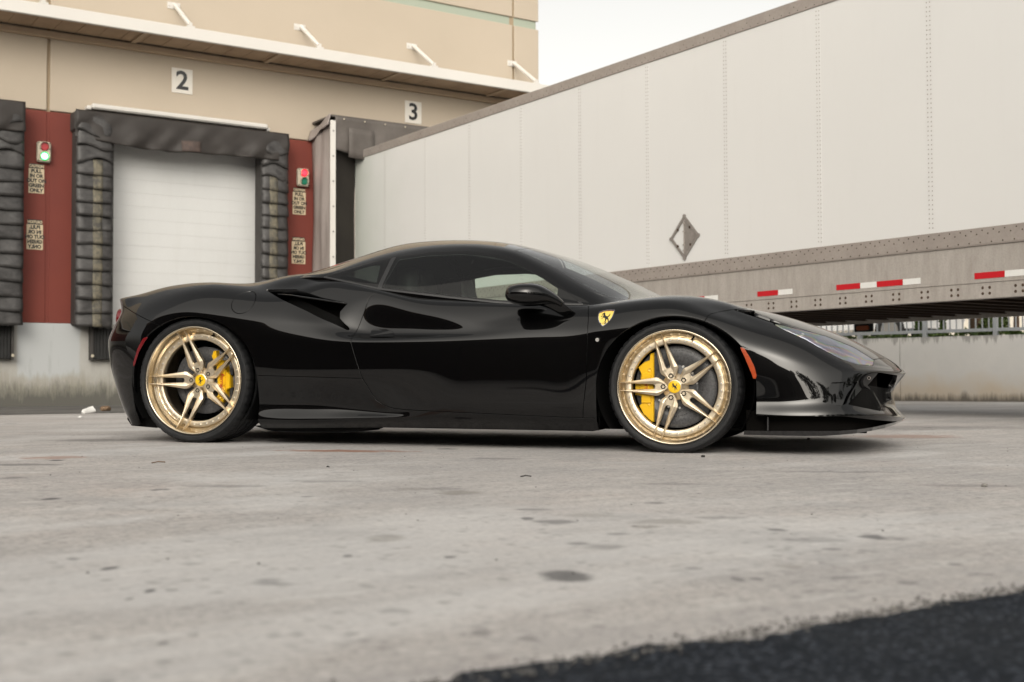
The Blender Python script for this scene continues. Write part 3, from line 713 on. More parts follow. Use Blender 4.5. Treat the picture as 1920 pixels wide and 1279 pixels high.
g = MB(); g.box((XT - 0.014, 1.75, 1.470), (XT + 0.03, 17.9, 1.612), 0.003); g.box((XT - 0.020, 1.75, 1.462), (XT + 0.03, 17.9, 1.4695), 0.001); rr = g.build('base_rail', M_RAIL, tr)
g = MB()
for k in range(152):
    y = 1.80 + k * 0.106
    dome(g, XT - 0.014, y, 1.588, 0.0068, 0.005); dome(g, XT - 0.014, y + 0.053, 1.558, 0.0068, 0.005); dome(g, XT - 0.014, y + 0.02, 1.487, 0.0068, 0.005)
g.build('rail_rivets', M_UNDER, rr)['kind'] = 'stuff'
g = MB(); g.box((XT - 0.006, 1.75, 1.156), (XT + 0.03, 17.9, 1.4615)); g.box((XT - 0.017, 1.75, 1.150), (XT + 0.03, 17.9, 1.158), 0.001); g.build('scuff_band', M_ALU, tr)
g = MB(); g.box((XT - 0.010, 1.75, 1.016), (XT + 0.012, 17.9, 1.1495), 0.002); g.box((XT + 0.0125, 1.75, 1.016), (XT + 0.09, 17.9, 1.024)); lr = g.build('lower_rail', M_ALU, tr)
g = MB()
y = 5.9 - 0.305 * 13 + 0.02; yb = []
while y < 17.8:
    yb.append(y)
    for dy in (-0.033, 0.033):
        for dz in (-0.022, 0.026): dome(g, XT - 0.010, y + dy, 1.080 + dz, 0.0135, 0.006)
    y += 0.305
g.build('crossmember_bolts', M_UNDER, lr)['kind'] = 'stuff'
# floor, cross members and far side
g = MB(); g.box((XT + 0.031, 1.75, 1.13), (XF - 0.031, 17.9, 1.16)); g.build('floor', M_UNDER, tr)
cm = MB(); cm.box((XT + 0.095, -0.028, 1.028), (XF - 0.095, 0.028, 1.036)); cm.box((XT + 0.095, -0.004, 1.037), (XF - 0.095, 0.004, 1.12)); cm.box((XT + 0.095, -0.028, 1.121), (XF - 0.095, 0.028, 1.129)); cm = cm.build('cross_member', M_UNDER)
for y in yb: inst('cross_member', cm, (0, y, 0), tr)
bpy.data.objects.remove(cm)
g = MB(); g.box((XF - 0.03, 1.75, 1.0), (XF + 0.006, 17.9, 1.6)); g.box((XF - 0.02, 1.75, 1.601), (XF, 17.9, 3.94)); g.box((XF - 0.03, 1.75, 3.941), (XF + 0.01, 17.9, 4.06)); g.build('far_side', M_ALU, tr)
g = MB(); g.box((XT + 0.03, 1.75, 4.02), (XF - 0.031, 17.9, 4.045)); g.build('roof', M_TRW, tr)
g = MB(); g.box((XT + 0.021, 1.72, 1.17), (XF - 0.031, 1.749, 4.01)); g.build('front_wall', M_TRW, tr)
g = MB(); g.box((XT - 0.02, 17.86, 1.10), (XT + 0.04, 17.93, 4.03), 0.01); g.build('corner_post', M_RAIL, tr)
# reflective tape, red and white pieces in turn
for (a, b, c) in [(9.914, 9.629, 'r'), (9.629, 9.426, 'w'), (8.855, 8.570, 'r'), (8.570, 8.379, 'w'), (7.829, 7.545, 'r'), (7.545, 7.356, 'w'), (7.356, 7.067, 'r'), (7.067, 6.879, 'w'), (6.337, 6.051, 'r'), (6.051, 5.862, 'w'), (4.9, 4.615, 'r'), (4.615, 4.42, 'w'), (11.2, 10.92, 'r'), (10.92, 10.73, 'w')]:
    g = MB(); g.box((XT - 0.0085, b + 0.001, 1.183), (XT - 0.006, a - 0.001, 1.235)); g.build('reflective_tape', M_TAPER if c == 'r' else M_TAPEW, tr)
# folding placard holder
M_PLAC = mottled('placard_steel', (0.30, 0.275, 0.255), (0.22, 0.20, 0.185), 20, 0.5, 80, 0.1, 0.0, metal=0.3)
cy, cz, hw, hh2 = 9.935, 1.895, 0.232, 0.243
pf = MB()
cor = [(cy, cz + hh2), (cy - hw, cz), (cy, cz - hh2), (cy + hw, cz)]
inn = [(cy, cz + hh2 - 0.042), (cy - hw + 0.040, cz), (cy, cz - hh2 + 0.042), (cy + hw - 0.040, cz)]
for i in range(4):
    j = (i + 1) % 4
    pf.prism([cor[i], cor[j], inn[j], inn[i]], lambda u, v, d: (d, u, v), XT - 0.004, XT - 0.016)
for c in cor:
    d = Vector((cy - c[0], cz - c[1])).normalized() * 0.014
    pf.tube([(XT - 0.004, c[0] + d.x, c[1] + d.y), (XT - 0.017, c[0] + d.x, c[1] + d.y)], 0.022, 12)
pfo = pf.build('placard_holder', M_PLAC, tr)
g = MB(); g.prism([(cy + 0.004, cz + hh2 - 0.05), (cy - hw + 0.048, cz), (cy + 0.004, cz - hh2 + 0.05)], lambda u, v, d: (d, u, v), XT - 0.006, XT - 0.011); g.build('placard_flap', M_PLAC, pfo)
g = MB()
for z in (-0.15, -0.09, 0.055, 0.145): g.box((XT - 0.018, cy - 0.012, cz + z), (XT - 0.011, cy + 0.022, cz + z + 0.014), 0.002)
g.tube([(XT - 0.013, cy + 0.004, cz - 0.19), (XT - 0.013, cy + 0.004, cz + 0.19)], 0.005, 6); g.build('hinge', M_RAIL, pfo)
g = MB()
for (dy, dz) in ((0.105, 0.09), (0.105, -0.09), (-0.09, 0.10), (-0.10, -0.09)): g.box((XT - 0.022, cy + dy - 0.012, cz + dz - 0.014), (XT - 0.006, cy + dy + 0.012, cz + dz + 0.014), 0.004)
g.build('clip', M_UNDER, pfo)
# running gear
M_TYRE0 = mat('truck_tyre', (0.02, 0.02, 0.02), 0.8); M_STEEL = mat('steel_hub', (0.45, 0.44, 0.42), 0.4, 0.7)
g = MB(); g.box((XT + 0.5, 12.3, 0.62), (XF - 0.5, 16.6, 0.80)); g.box((XT + 0.75, 12.4, 0.80), (XT + 0.9, 16.5, 1.027)); g.box((XF - 0.9, 12.4, 0.80), (XF - 0.75, 16.5, 1.027)); g.build('bogie_frame', M_UNDER, tr)
for y in (13.5, 14.8):
    for x0 in (XT + 0.05, XT + 0.36, XF - 0.61, XF - 0.30):
        g = MB(); prof = [(0.28, 0.0), (0.47, 0.0), (0.50, 0.03), (0.50, 0.22), (0.47, 0.25), (0.28, 0.25)]; n = 28
        v = [(x0 + w, y + rr_ * math.cos(2 * math.pi * k / n), 0.49 + rr_ * math.sin(2 * math.pi * k / n)) for (rr_, w) in prof for k in range(n)]
        g.add(v, [(j * n + k, j * n + (k + 1) % n, (j + 1) * n + (k + 1) % n, (j + 1) * n + k) for j in range(len(prof) - 1) for k in range(n)], True)
        wh = g.build('wheel', M_TYRE0, tr)
        g = MB(); g.tube([(x0 + 0.08, y, 0.49), (x0 + 0.17, y, 0.49)], 0.28, 20); g.build('rim', M_STEEL, wh)
    g = MB(); g.tube([(XT + 0.3, y, 0.49), (XF - 0.3, y, 0.49)], 0.06, 10); g.build('axle', M_UNDER, tr)
for x0 in (XT + 0.35, XF - 0.47):
    g = MB(); g.box((x0, 4.78, 0.32), (x0 + 0.12, 4.90, 1.027), 0.01); g.box((x0 + 0.02, 4.8, 0.04), (x0 + 0.10, 4.88, 0.319)); g.box((x0 - 0.08, 4.72, 0.0), (x0 + 0.2, 4.96, 0.039), 0.006); g.build('landing_leg', M_UNDER, tr)
g = MB(); g.box((XT + 0.25, 5.3, 0.80), (XF - 0.25, 5.62, 1.027)); g.build('landing_gear_mount', M_UNDER, tr)
# amber marker lamp under the far rail
M_AMB = mat('amber_marker_lens', (0.30, 0.065, 0.012), 0.3)
g = MB(); g.box((XF - 0.035, 9.53, 0.905), (XF - 0.01, 9.80, 0.9985), 0.004); ml = g.build('marker_lamp', M_BLACKRUB, tr)
g = MB(); g.tube([(XF - 0.036, 9.59, 0.95), (XF - 0.036, 9.745, 0.95)], 0.001, 6)
n = 10; po = [(9.60 + 0.026 * math.cos(R(90 + 180 * k / n)), 0.95 + 0.026 * math.sin(R(90 + 180 * k / n))) for k in range(n + 1)] + [(9.735 + 0.026 * math.cos(R(-90 + 180 * k / n)), 0.95 + 0.026 * math.sin(R(-90 + 180 * k / n))) for k in range(n + 1)]
g = MB(); g.prism(po, lambda u, v, d: (d, u, v), XF - 0.0355, XF - 0.048); g.build('lens', M_AMB, ml)

# ------------------------------------------------------------------ retaining wall, railing, planting behind
def retwall():
    m = mat('retaining_concrete', (0.4, 0.39, 0.37), 0.85, 0, 0.3); t = NT(m); p = t.world(); z = t.sep(p)[2]
    a = t.noise(t.world((1, 1, 1)), 1.1, 6, 0.65); st = t.noise(t.world((2.6, 2.6, 0.28)), 3, 6, 0.7)
    c = t.mix(t.ramp(a, [(0.3, 0.0), (0.7, 1.0)]), (0.60, 0.59, 0.57), (0.52, 0.52, 0.51))
    zz = t.math('ADD', z, t.math('MULTIPLY', t.math('SUBTRACT', a, 0.5), 0.9))
    c = t.mix(t.ramp(zz, [(0.05, 0.6), (0.42, 0.0)]), c, (0.46, 0.36, 0.235))
    c = t.mix(t.ramp(t.math('ADD', z, t.math('MULTIPLY', t.math('SUBTRACT', st, 0.5), 0.35)), [(0.02, 0.85), (0.13, 0.0)]), c, (0.085, 0.08, 0.072))
    tp = t.math('ADD', z, t.math('MULTIPLY', t.math('SUBTRACT', st, 0.5), 0.9))
    c = t.mix(t.ramp(tp, [(0.94, 0.0), (1.12, 0.55)]), c, (0.13, 0.125, 0.115))
    c = t.mix(t.ramp(st, [(0.6, 0.0), (0.8, 0.4)]), c, (0.17, 0.16, 0.145))
    t.col(c); t.bump(t.noise(p, 50, 5), 0.2, 0.004); return m
M_RET = retwall()
A = Vector((14.80, 18.28, 0)); B = Vector((18.4, 1.5, 0)); dW = (B - A).normalized(); nW = Vector((-dW.y, dW.x, 0))   # nW points away from the yard
L = (B - A).length; WZ = 1.0
def wl(s, o, z): q = A + dW * s + nW * o; return (q.x, q.y, z)
rw = MB()
for k in range(6):
    s0, s1 = L * k / 6, L * (k + 1) / 6 - 0.012
    rw.add([wl(s, o, z) for z in (-0.3, WZ) for o in (0, 0.25) for s in (s0, s1)], [(0, 2, 3, 1), (4, 5, 7, 6), (0, 1, 5, 4), (2, 6, 7, 3), (0, 4, 6, 2), (1, 3, 7, 5)])
retaining = tag(rw.build('retaining_wall', M_RET), 'low stained concrete retaining wall right of the car under the trailer', 'wall')
M_GALV = mottled('galvanised_railing', (0.36, 0.38, 0.40), (0.30, 0.32, 0.34), 6, 0.5, 60, 0.03, metal=0.2)
fence = tag(empty('railing', (A.x, A.y, WZ)), 'grey metal picket railing on top of the low retaining wall', 'railing'); fence.matrix_world = Matrix.Identity(4)
OF = 0.42
for z in (WZ + 0.10, WZ + 1.05):
    g = MB(); g.add([wl(s, OF + o, z + q) for q in (-0.025, 0.025) for o in (-0.02, 0.02) for s in (0.05, L)], [(0, 2, 3, 1), (4, 5, 7, 6), (0, 1, 5, 4), (2, 6, 7, 3), (0, 4, 6, 2), (1, 3, 7, 5)]); g.build('rail', M_GALV, fence)
s = 0.3; k = 0
pk = MB(); pk.box((-0.009, -0.009, WZ + 0.126), (0.009, 0.009, WZ + 1.024)); pk = pk.build('picket', M_GALV)
po = MB(); po.box((-0.032, -0.032, WZ - 0.16), (0.032, 0.032, WZ + 1.10)); po = po.build('post', M_GALV)
rz = math.atan2(dW.y, dW.x)
s = 0.25
while s < L - 0.3:
    q = Vector(wl(s, OF, 0))
    inst('post', po, (q.x, q.y, 0), fence, (0, 0, rz))
    for k in range(1, 11):
        if s + 0.1035 * k < L: q = Vector(wl(s + 0.1035 * k, OF, 0)); inst('picket', pk, (q.x, q.y, 0), fence, (0, 0, rz))
    s += 0.1035 * 11
bpy.data.objects.remove(pk); bpy.data.objects.remove(po)
# raised ground behind the wall
M_GRASS = mottled('planting_bed', (0.06, 0.07, 0.03), (0.09, 0.08, 0.05), 3, 0.9, 40, 0.3)
M_LOT = mottled('upper_lot_paving', (0.36, 0.34, 0.31), (0.30, 0.285, 0.26), 0.7, 0.85, 40, 0.1)
g = MB(); g.add([wl(s, o, z) for z in (WZ - 0.20, WZ - 0.06) for o in (0.251, 2.0) for s in (0, L)], [(0, 2, 3, 1), (4, 5, 7, 6), (0, 1, 5, 4), (2, 6, 7, 3), (0, 4, 6, 2), (1, 3, 7, 5)]); tag(g.build('planting_bed', M_GRASS), kind='structure')
g = MB(); g.add([wl(s, o, WZ - 0.06 + (0.15 if o > 2 else 0.1)) for o in (2.0, 60.0) for s in (-60, L + 40)], [(0, 1, 3, 2)]); tag(g.build('upper_lot', M_LOT), kind='structure')

def leaf_mat(name, a, b):
    m = mat(name, a, 0.5, 0, 0.4); t = NT(m)
    oi = t.n('ShaderNodeNewGeometry'); c = t.mix(oi.outputs['Random Per Island'], a, b); t.col(c)
    m.node_tree.nodes['Principled BSDF'].inputs['Subsurface Weight'].default_value = 0.0
    return m
M_LEAF = leaf_mat('hedge_leaves', (0.045, 0.085, 0.018), (0.10, 0.15, 0.035))
M_LEAF2 = leaf_mat('shrub_leaves', (0.06, 0.10, 0.025), (0.15, 0.19, 0.06))
M_LEAF3 = leaf_mat('tree_leaves', (0.022, 0.035, 0.012), (0.055, 0.075, 0.022))
M_BARK = mottled('bark', (0.16, 0.10, 0.065), (0.09, 0.06, 0.04), 5, 0.9, 40, 0.4)
def leaves(g, pts, size, rnd):
    for p in pts:
        a = Vector((rnd.gauss(0, 1), rnd.gauss(0, 1), rnd.gauss(0, 1))).normalized(); b = a.orthogonal().normalized(); s_ = size * rnd.uniform(0.6, 1.3)
        c = a.cross(b); ang = rnd.uniform(0, 6.28); b, c = b * math.cos(ang) + c * math.sin(ang), c * math.cos(ang) - b * math.sin(ang)
        p = Vector(p)
        g.add([p - b * s_, p + c * s_ * 0.45, p + b * s_, p - c * s_ * 0.45], [(0, 1, 2, 3)])
rnd = random.Random(5)
g = MB(); pts = []
for i in range(9000):
    s_ = rnd.uniform(0.1, L); o_ = rnd.uniform(0.50, 0.95); hmax = 0.10 + 0.05 * math.sin(s_ * 3) + 0.03 * math.sin(s_ * 11)
    pts.append(wl(s_, o_, WZ - 0.05 + rnd.random() * (hmax + 0.04)))
leaves(g, pts, 0.045, rnd); tag(g.build('ground_cover', M_LEAF, recalc=False), kind='stuff')
def shrub(s_, o_, r, hgt, label, m, name='shrub', n=500):
    q = Vector(wl(s_, o_, WZ)); root = tag(empty(name, q), label, name, 'young shrubs behind the railing')
    g = MB(); P = []
    for i in range(n):
        a = rnd.uniform(0, 6.28); t_ = rnd.random() ** 0.7; rr_ = r * (1 - t_ * 0.85) * math.sqrt(rnd.random()); P.append((rr_ * math.cos(a), rr_ * math.sin(a), t_ * hgt))
    leaves(g, P, 0.05, rnd); g.build('foliage', m, root, recalc=False)
    g = MB(); g.tube([(0, 0, -0.08), (0.01, 0, hgt * 0.5), (0, 0.01, hgt * 0.85)], [0.02, 0.015, 0.005], 6); g.build('stem', M_BARK, root)
def s_of(px, py, o):   # where a sight line meets the strip o behind the wall face
    D = r3 * (px - 960) + u3 * (639.5 - py) + f2 * 2293.68
    P0 = A + nW * o; k = (P0 - Vector((0, 0, EYE))).dot(nW) / D.dot(nW); return (Vector((0, 0, EYE)) + D * k - A).dot(dW)
for px, lab, r_, h_ in ((1726, 'small dark green cone shaped shrub behind the railing', .16, .50), (1767, 'thin upright shrub left of the middle railing post', .06, .5), (1852, 'pale green feathery shrub right of the tree trunk', .22, .42), (1876, 'pale green bushy shrub near the right railing post', .2, .5)):
    shrub(s_of(px, 610, 1.2), 1.2, r_, h_, lab, M_LEAF if r_ < .17 else M_LEAF2, n=420)
def tree(loc, h, r, label, trunk_r, group, seed, n=5200, leaf=0.11, crown_z=0.45):
    rd = random.Random(seed); root = tag(empty('tree', loc), label, 'tree', group)
    g = MB(); g.tube([(0, 0, -0.2), (0.05 * r, 0.02, h * 0.25), (0.02, 0.1 * r, h * 0.5), (0, 0, h * 0.8)], [trunk_r * 1.25, trunk_r, trunk_r * 0.75, trunk_r * 0.3], 9); g.build('trunk', M_BARK, root)
    cl = [(Vector((rd.gauss(0, r * 0.45), rd.gauss(0, r * 0.45), h * crown_z + rd.random() * h * (1 - crown_z))), r * rd.uniform(0.25, 0.5)) for _ in range(22)]
    g = MB()
    for (c, q) in cl[:9]: g.tube([(0, 0, h * crown_z * 0.9), c * 0.55 + Vector((0, 0, h * crown_z * 0.3)), c], [trunk_r * 0.5, trunk_r * 0.3, trunk_r * 0.08], 5)
    g.build('limbs', M_BARK, root)
    g = MB(); P = []
    for i in range(n):
        c, q = rd.choice(cl); d = Vector((rd.gauss(0, 1), rd.gauss(0, 1), rd.gauss(0, 0.8))); P.append(c + d.normalized() * q * rd.random() ** 0.4)
    leaves(g, P, leaf, rd); g.build('crown', M_LEAF3, root, recalc=False)
    return root
q = Vector(wl(s_of(1829, 600, 1.5), 1.5, WZ)); tree(q, 4.2, 1.3, 'slim brown tree trunk behind the railing, right of centre', 0.085, 'trees beyond the railing', 4, 2500, 0.09, 0.6)
q = Vector(wl(s_of(1905, 580, 1.1), 1.1, WZ)); tree(q, 2.6, 0.8, 'small leafy tree overhanging the railing at the right edge', 0.04, 'trees beyond the railing', 8, 1500, 0.06, 0.25)
# pale building and a parked van across the upper lot
M_FARW = mottled('far_cream_wall', (0.74, 0.69, 0.60), (0.70, 0.65, 0.56), 0.4, 0.8, 20, 0.0)
farb = tag(empty('far_building'), 'pale cream building across the upper lot seen through the railing', 'building')
q0 = Vector(wl(-6, 13, 0)); q1 = Vector(wl(L + 12, 13, 0)); q2 = Vector(wl(L + 12, 22, 0)); q3 = Vector(wl(-6, 22, 0))
g = MB(); g.prism([(q0.x, q0.y), (q1.x, q1.y), (q2.x, q2.y), (q3.x, q3.y)], lambda u, v, d: (u, v, d), WZ, WZ + 3.0); g.build('wall', M_FARW, farb)
M_BLUE = mat('blue_steel_brace', (0.20, 0.32, 0.45), 0.5)
g = MB()
for (sa, sb) in ((s_of(1655, 600, 12.8), s_of(1712, 600, 12.8)),):
    for (a, b) in (((sa, 1.0), (sb, 2.2)), ((sa, 2.2), (sb, 1.0))):
        g.tube([wl(a[0], 12.85, WZ + a[1] - 1.0), wl(b[0], 12.85, WZ + b[1] - 1.0)], 0.05, 6)
g.build('blue_brace', M_BLUE, farb)
M_VAN = mat('white_van_paint', (0.75, 0.76, 0.77), 0.25, coat=0.5); M_VGL = mat('van_window', (0.03, 0.05, 0.07), 0.05)
sv = s_of(1590, 610, 6.5)
van = tag(empty('parked_van', wl(sv, 6.5, WZ + 0.04), math.atan2(dW.y, dW.x)), 'white van parked behind the railing beyond the car nose', 'van')
prof = [(-2.0, 0.35), (2.2, 0.35), (2.35, 0.75), (2.25, 1.05), (1.35, 1.25), (0.75, 1.95), (-2.0, 2.0)]
g = MB(); g.prism(prof, lambda u, v, d: (u, d, v), -0.9, 0.9); g.build('body', M_VAN, van)
for sgn in (-0.905, 0.905):
    g = MB(); g.prism([(0.35, 1.2), (1.2, 1.25), (0.72, 1.85), (0.35, 1.85)], lambda u, v, d: (u, d, v), sgn, sgn * 1.004); g.build('side_window', M_VGL, van)
for wx in (-1.3, 1.45):
    for sgn in (-1, 1):
        g = MB(); g.tube([(wx, sgn * 0.72, 0.33), (wx, sgn * 0.92, 0.33)], 0.33, 20); w_ = g.build('wheel', M_TYRE0, van)
        g = MB(); g.tube([(wx, sgn * 0.921, 0.33), (wx, sgn * 0.93, 0.33)], 0.19, 14); g.build('hubcap', M_STEEL, w_)
g = MB(); g.box((2.30, -0.75, 0.62), (2.37, -0.5, 0.8)); g.box((2.30, 0.5, 0.62), (2.37, 0.75, 0.8)); g.build('headlight', M_TAPEW, van)
g = MB(); g.box((-2.02, 0.7, 0.8), (-2.0, 0.88, 1.1)); g.box((-2.02, -0.88, 0.8), (-2.0, -0.7, 1.1)); g.build('tail_light', M_TAPER, van)
# ------------------------------------------------------------------ what stands across the yard (it shows as reflections in the paint)
M_BRICK0 = mottled('dark_brick_facade', (0.05, 0.034, 0.025), (0.034, 0.024, 0.019), 0.6, 0.9, 8, 0.0)
opp = tag(empty('brick_warehouse', (-17.0, 0, 0)), 'dark brick warehouse across the yard, mirrored in the black car door', 'warehouse')
g = MB(); g.box((-9, -30, -0.3), (0, 12, 7.0)); g.build('wall', M_BRICK0, opp)
g = MB(); g.box((-9.2, -30.2, 7.0), (0.25, 12.2, 7.35)); g.build('parapet', M_SOFFIT, opp)
for i, y in enumerate((-25, -18, -11, -4, 3, 9)):
    g = MB(); g.box((0.001, y - 1.6, 0.0), (0.06, y + 1.6, 3.6)); dr = g.build('roller_door', M_PAD, opp)
    for k in range(9):
        g = MB(); g.box((0.061, y - 1.6, 0.4 * k + 0.02), (0.08, y + 1.6, 0.4 * k + 0.36)); g.build('slat', M_UNDER, dr)
for i, (x, y, h_) in enumerate(((-9, -24, 7.0), (-3, -27, 8.0), (3, -25, 6.5), (9, -28, 8.5), (15, -26, 7.2), (21, -25, 8.2), (27, -23, 7.5), (33, -18, 8.0))):
    tree((x, y, 0), h_, h_ * 0.42, ('leftmost', 'second', 'third', 'fourth', 'fifth', 'sixth', 'seventh', 'rightmost')[i] + ' dark tree of the row behind the camera, mirrored in the front bumper', 0.16, 'row of trees behind the camera', 20 + i, 2600, 0.30, 0.12)
# ------------------------------------------------------------------ the black sports car
phi = -0.883479289
d0 = Vector((math.cos(phi), math.sin(phi), 0)); nn_ = Vector((d0.y, -d0.x, 0)); pc = -0.00808239
dx_ = d0 * math.cos(pc) + Vector((0, 0, 1)) * math.sin(pc); kz_ = Vector((0, 0, 1)) * math.cos(pc) - d0 * math.sin(pc)
CAR = Matrix((dx_, -nn_, kz_)).transposed().to_4x4()
CAR.translation = (4.72363793, 5.11534204, -0.3633724 + EYE)
car = tag(empty('sports_car'), 'low black two-door sports car with gold multi-spoke wheels and yellow calipers', 'sports car')
car.matrix_world = CAR      # local axes: x forward, y to the far (left) side, z up; w below means -y, towards the camera

def paint():
    m = mat('black_paint', (0.0012, 0.0012, 0.0014), 0.3, 0, 0.0, 0.0); t = NT(m)
    m.node_tree.nodes['Principled BSDF'].inputs['Coat Weight'].default_value = 1.0
    m.node_tree.nodes['Principled BSDF'].inputs['Coat Roughness'].default_value = 0.012
    m.node_tree.nodes['Principled BSDF'].inputs['Coat IOR'].default_value = 1.47
    m.node_tree.nodes['Principled BSDF'].inputs['Specular IOR Level'].default_value = 0.03
    # very slight orange peel and dust
    p = t.coord((1, 1, 1)); 
    bp = t.n('ShaderNodeBump'); bp.inputs['Strength'].default_value = 0.012; bp.inputs['Distance'].default_value = 0.0006
    t.l(t.noise(p, 260, 2), bp.inputs['Height']); t.l(bp.outputs[0], m.node_tree.nodes['Principled BSDF'].inputs['Coat Normal'])
    return m
M_PAINT = paint()
M_TRIM = mat('satin_black_trim', (0.008, 0.008, 0.008), 0.35)
M_FLAT = mat('black_plastic', (0.004, 0.004, 0.004), 0.7, 0, 0.12)
M_FRIT = mat('black_glass_border', (0.003, 0.003, 0.003), 0.02, 0, 0.5)
M_SEAL = mat('satin_window_seal', (0.020, 0.020, 0.021), 0.38, 0, 0.5)
M_CARB = mat('gloss_black_aero', (0.005, 0.005, 0.006), 0.06, 0, 0.5, 1.0)

def glass_mat(name, tint, rough=0.0, ior=1.5):
    m = bpy.data.materials.new(name); m.use_nodes = True; nt = m.node_tree; nt.nodes.clear()
    o = nt.nodes.new('ShaderNodeOutputMaterial'); mx = nt.nodes.new('ShaderNodeMixShader'); fr = nt.nodes.new('ShaderNodeFresnel'); fr.inputs['IOR'].default_value = ior
    tr_ = nt.nodes.new('ShaderNodeBsdfTransparent'); tr_.inputs[0].default_value = (*tint, 1); gl = nt.nodes.new('ShaderNodeBsdfGlossy'); gl.inputs['Roughness'].default_value = rough
    gl.inputs['Color'].default_value = (1, 1, 1, 1)
    # the Fresnel node inverts the index on back faces; undo that so that a thin pane behaves alike from both sides
    ge = nt.nodes.new('ShaderNodeNewGeometry'); mr = nt.nodes.new('ShaderNodeMapRange'); mr.inputs['To Min'].default_value = ior; mr.inputs['To Max'].default_value = 1 / ior
    nt.links.new(ge.outputs['Backfacing'], mr.inputs['Value']); nt.links.new(mr.outputs[0], fr.inputs['IOR'])
    nt.links.new(fr.outputs[0], mx.inputs[0]); nt.links.new(tr_.outputs[0], mx.inputs[1]); nt.links.new(gl.outputs[0], mx.inputs[2]); nt.links.new(mx.outputs[0], o.inputs[0])
    return m
M_GLS = glass_mat('tinted_side_glass', (0.76, 0.84, 0.79))
M_GLQ = glass_mat('privacy_glass', (0.10, 0.11, 0.11))
M_GLW = glass_mat('windscreen_glass', (0.74, 0.80, 0.79))
M_GLL = glass_mat('clear_lamp_cover', (0.9, 0.9, 0.92))

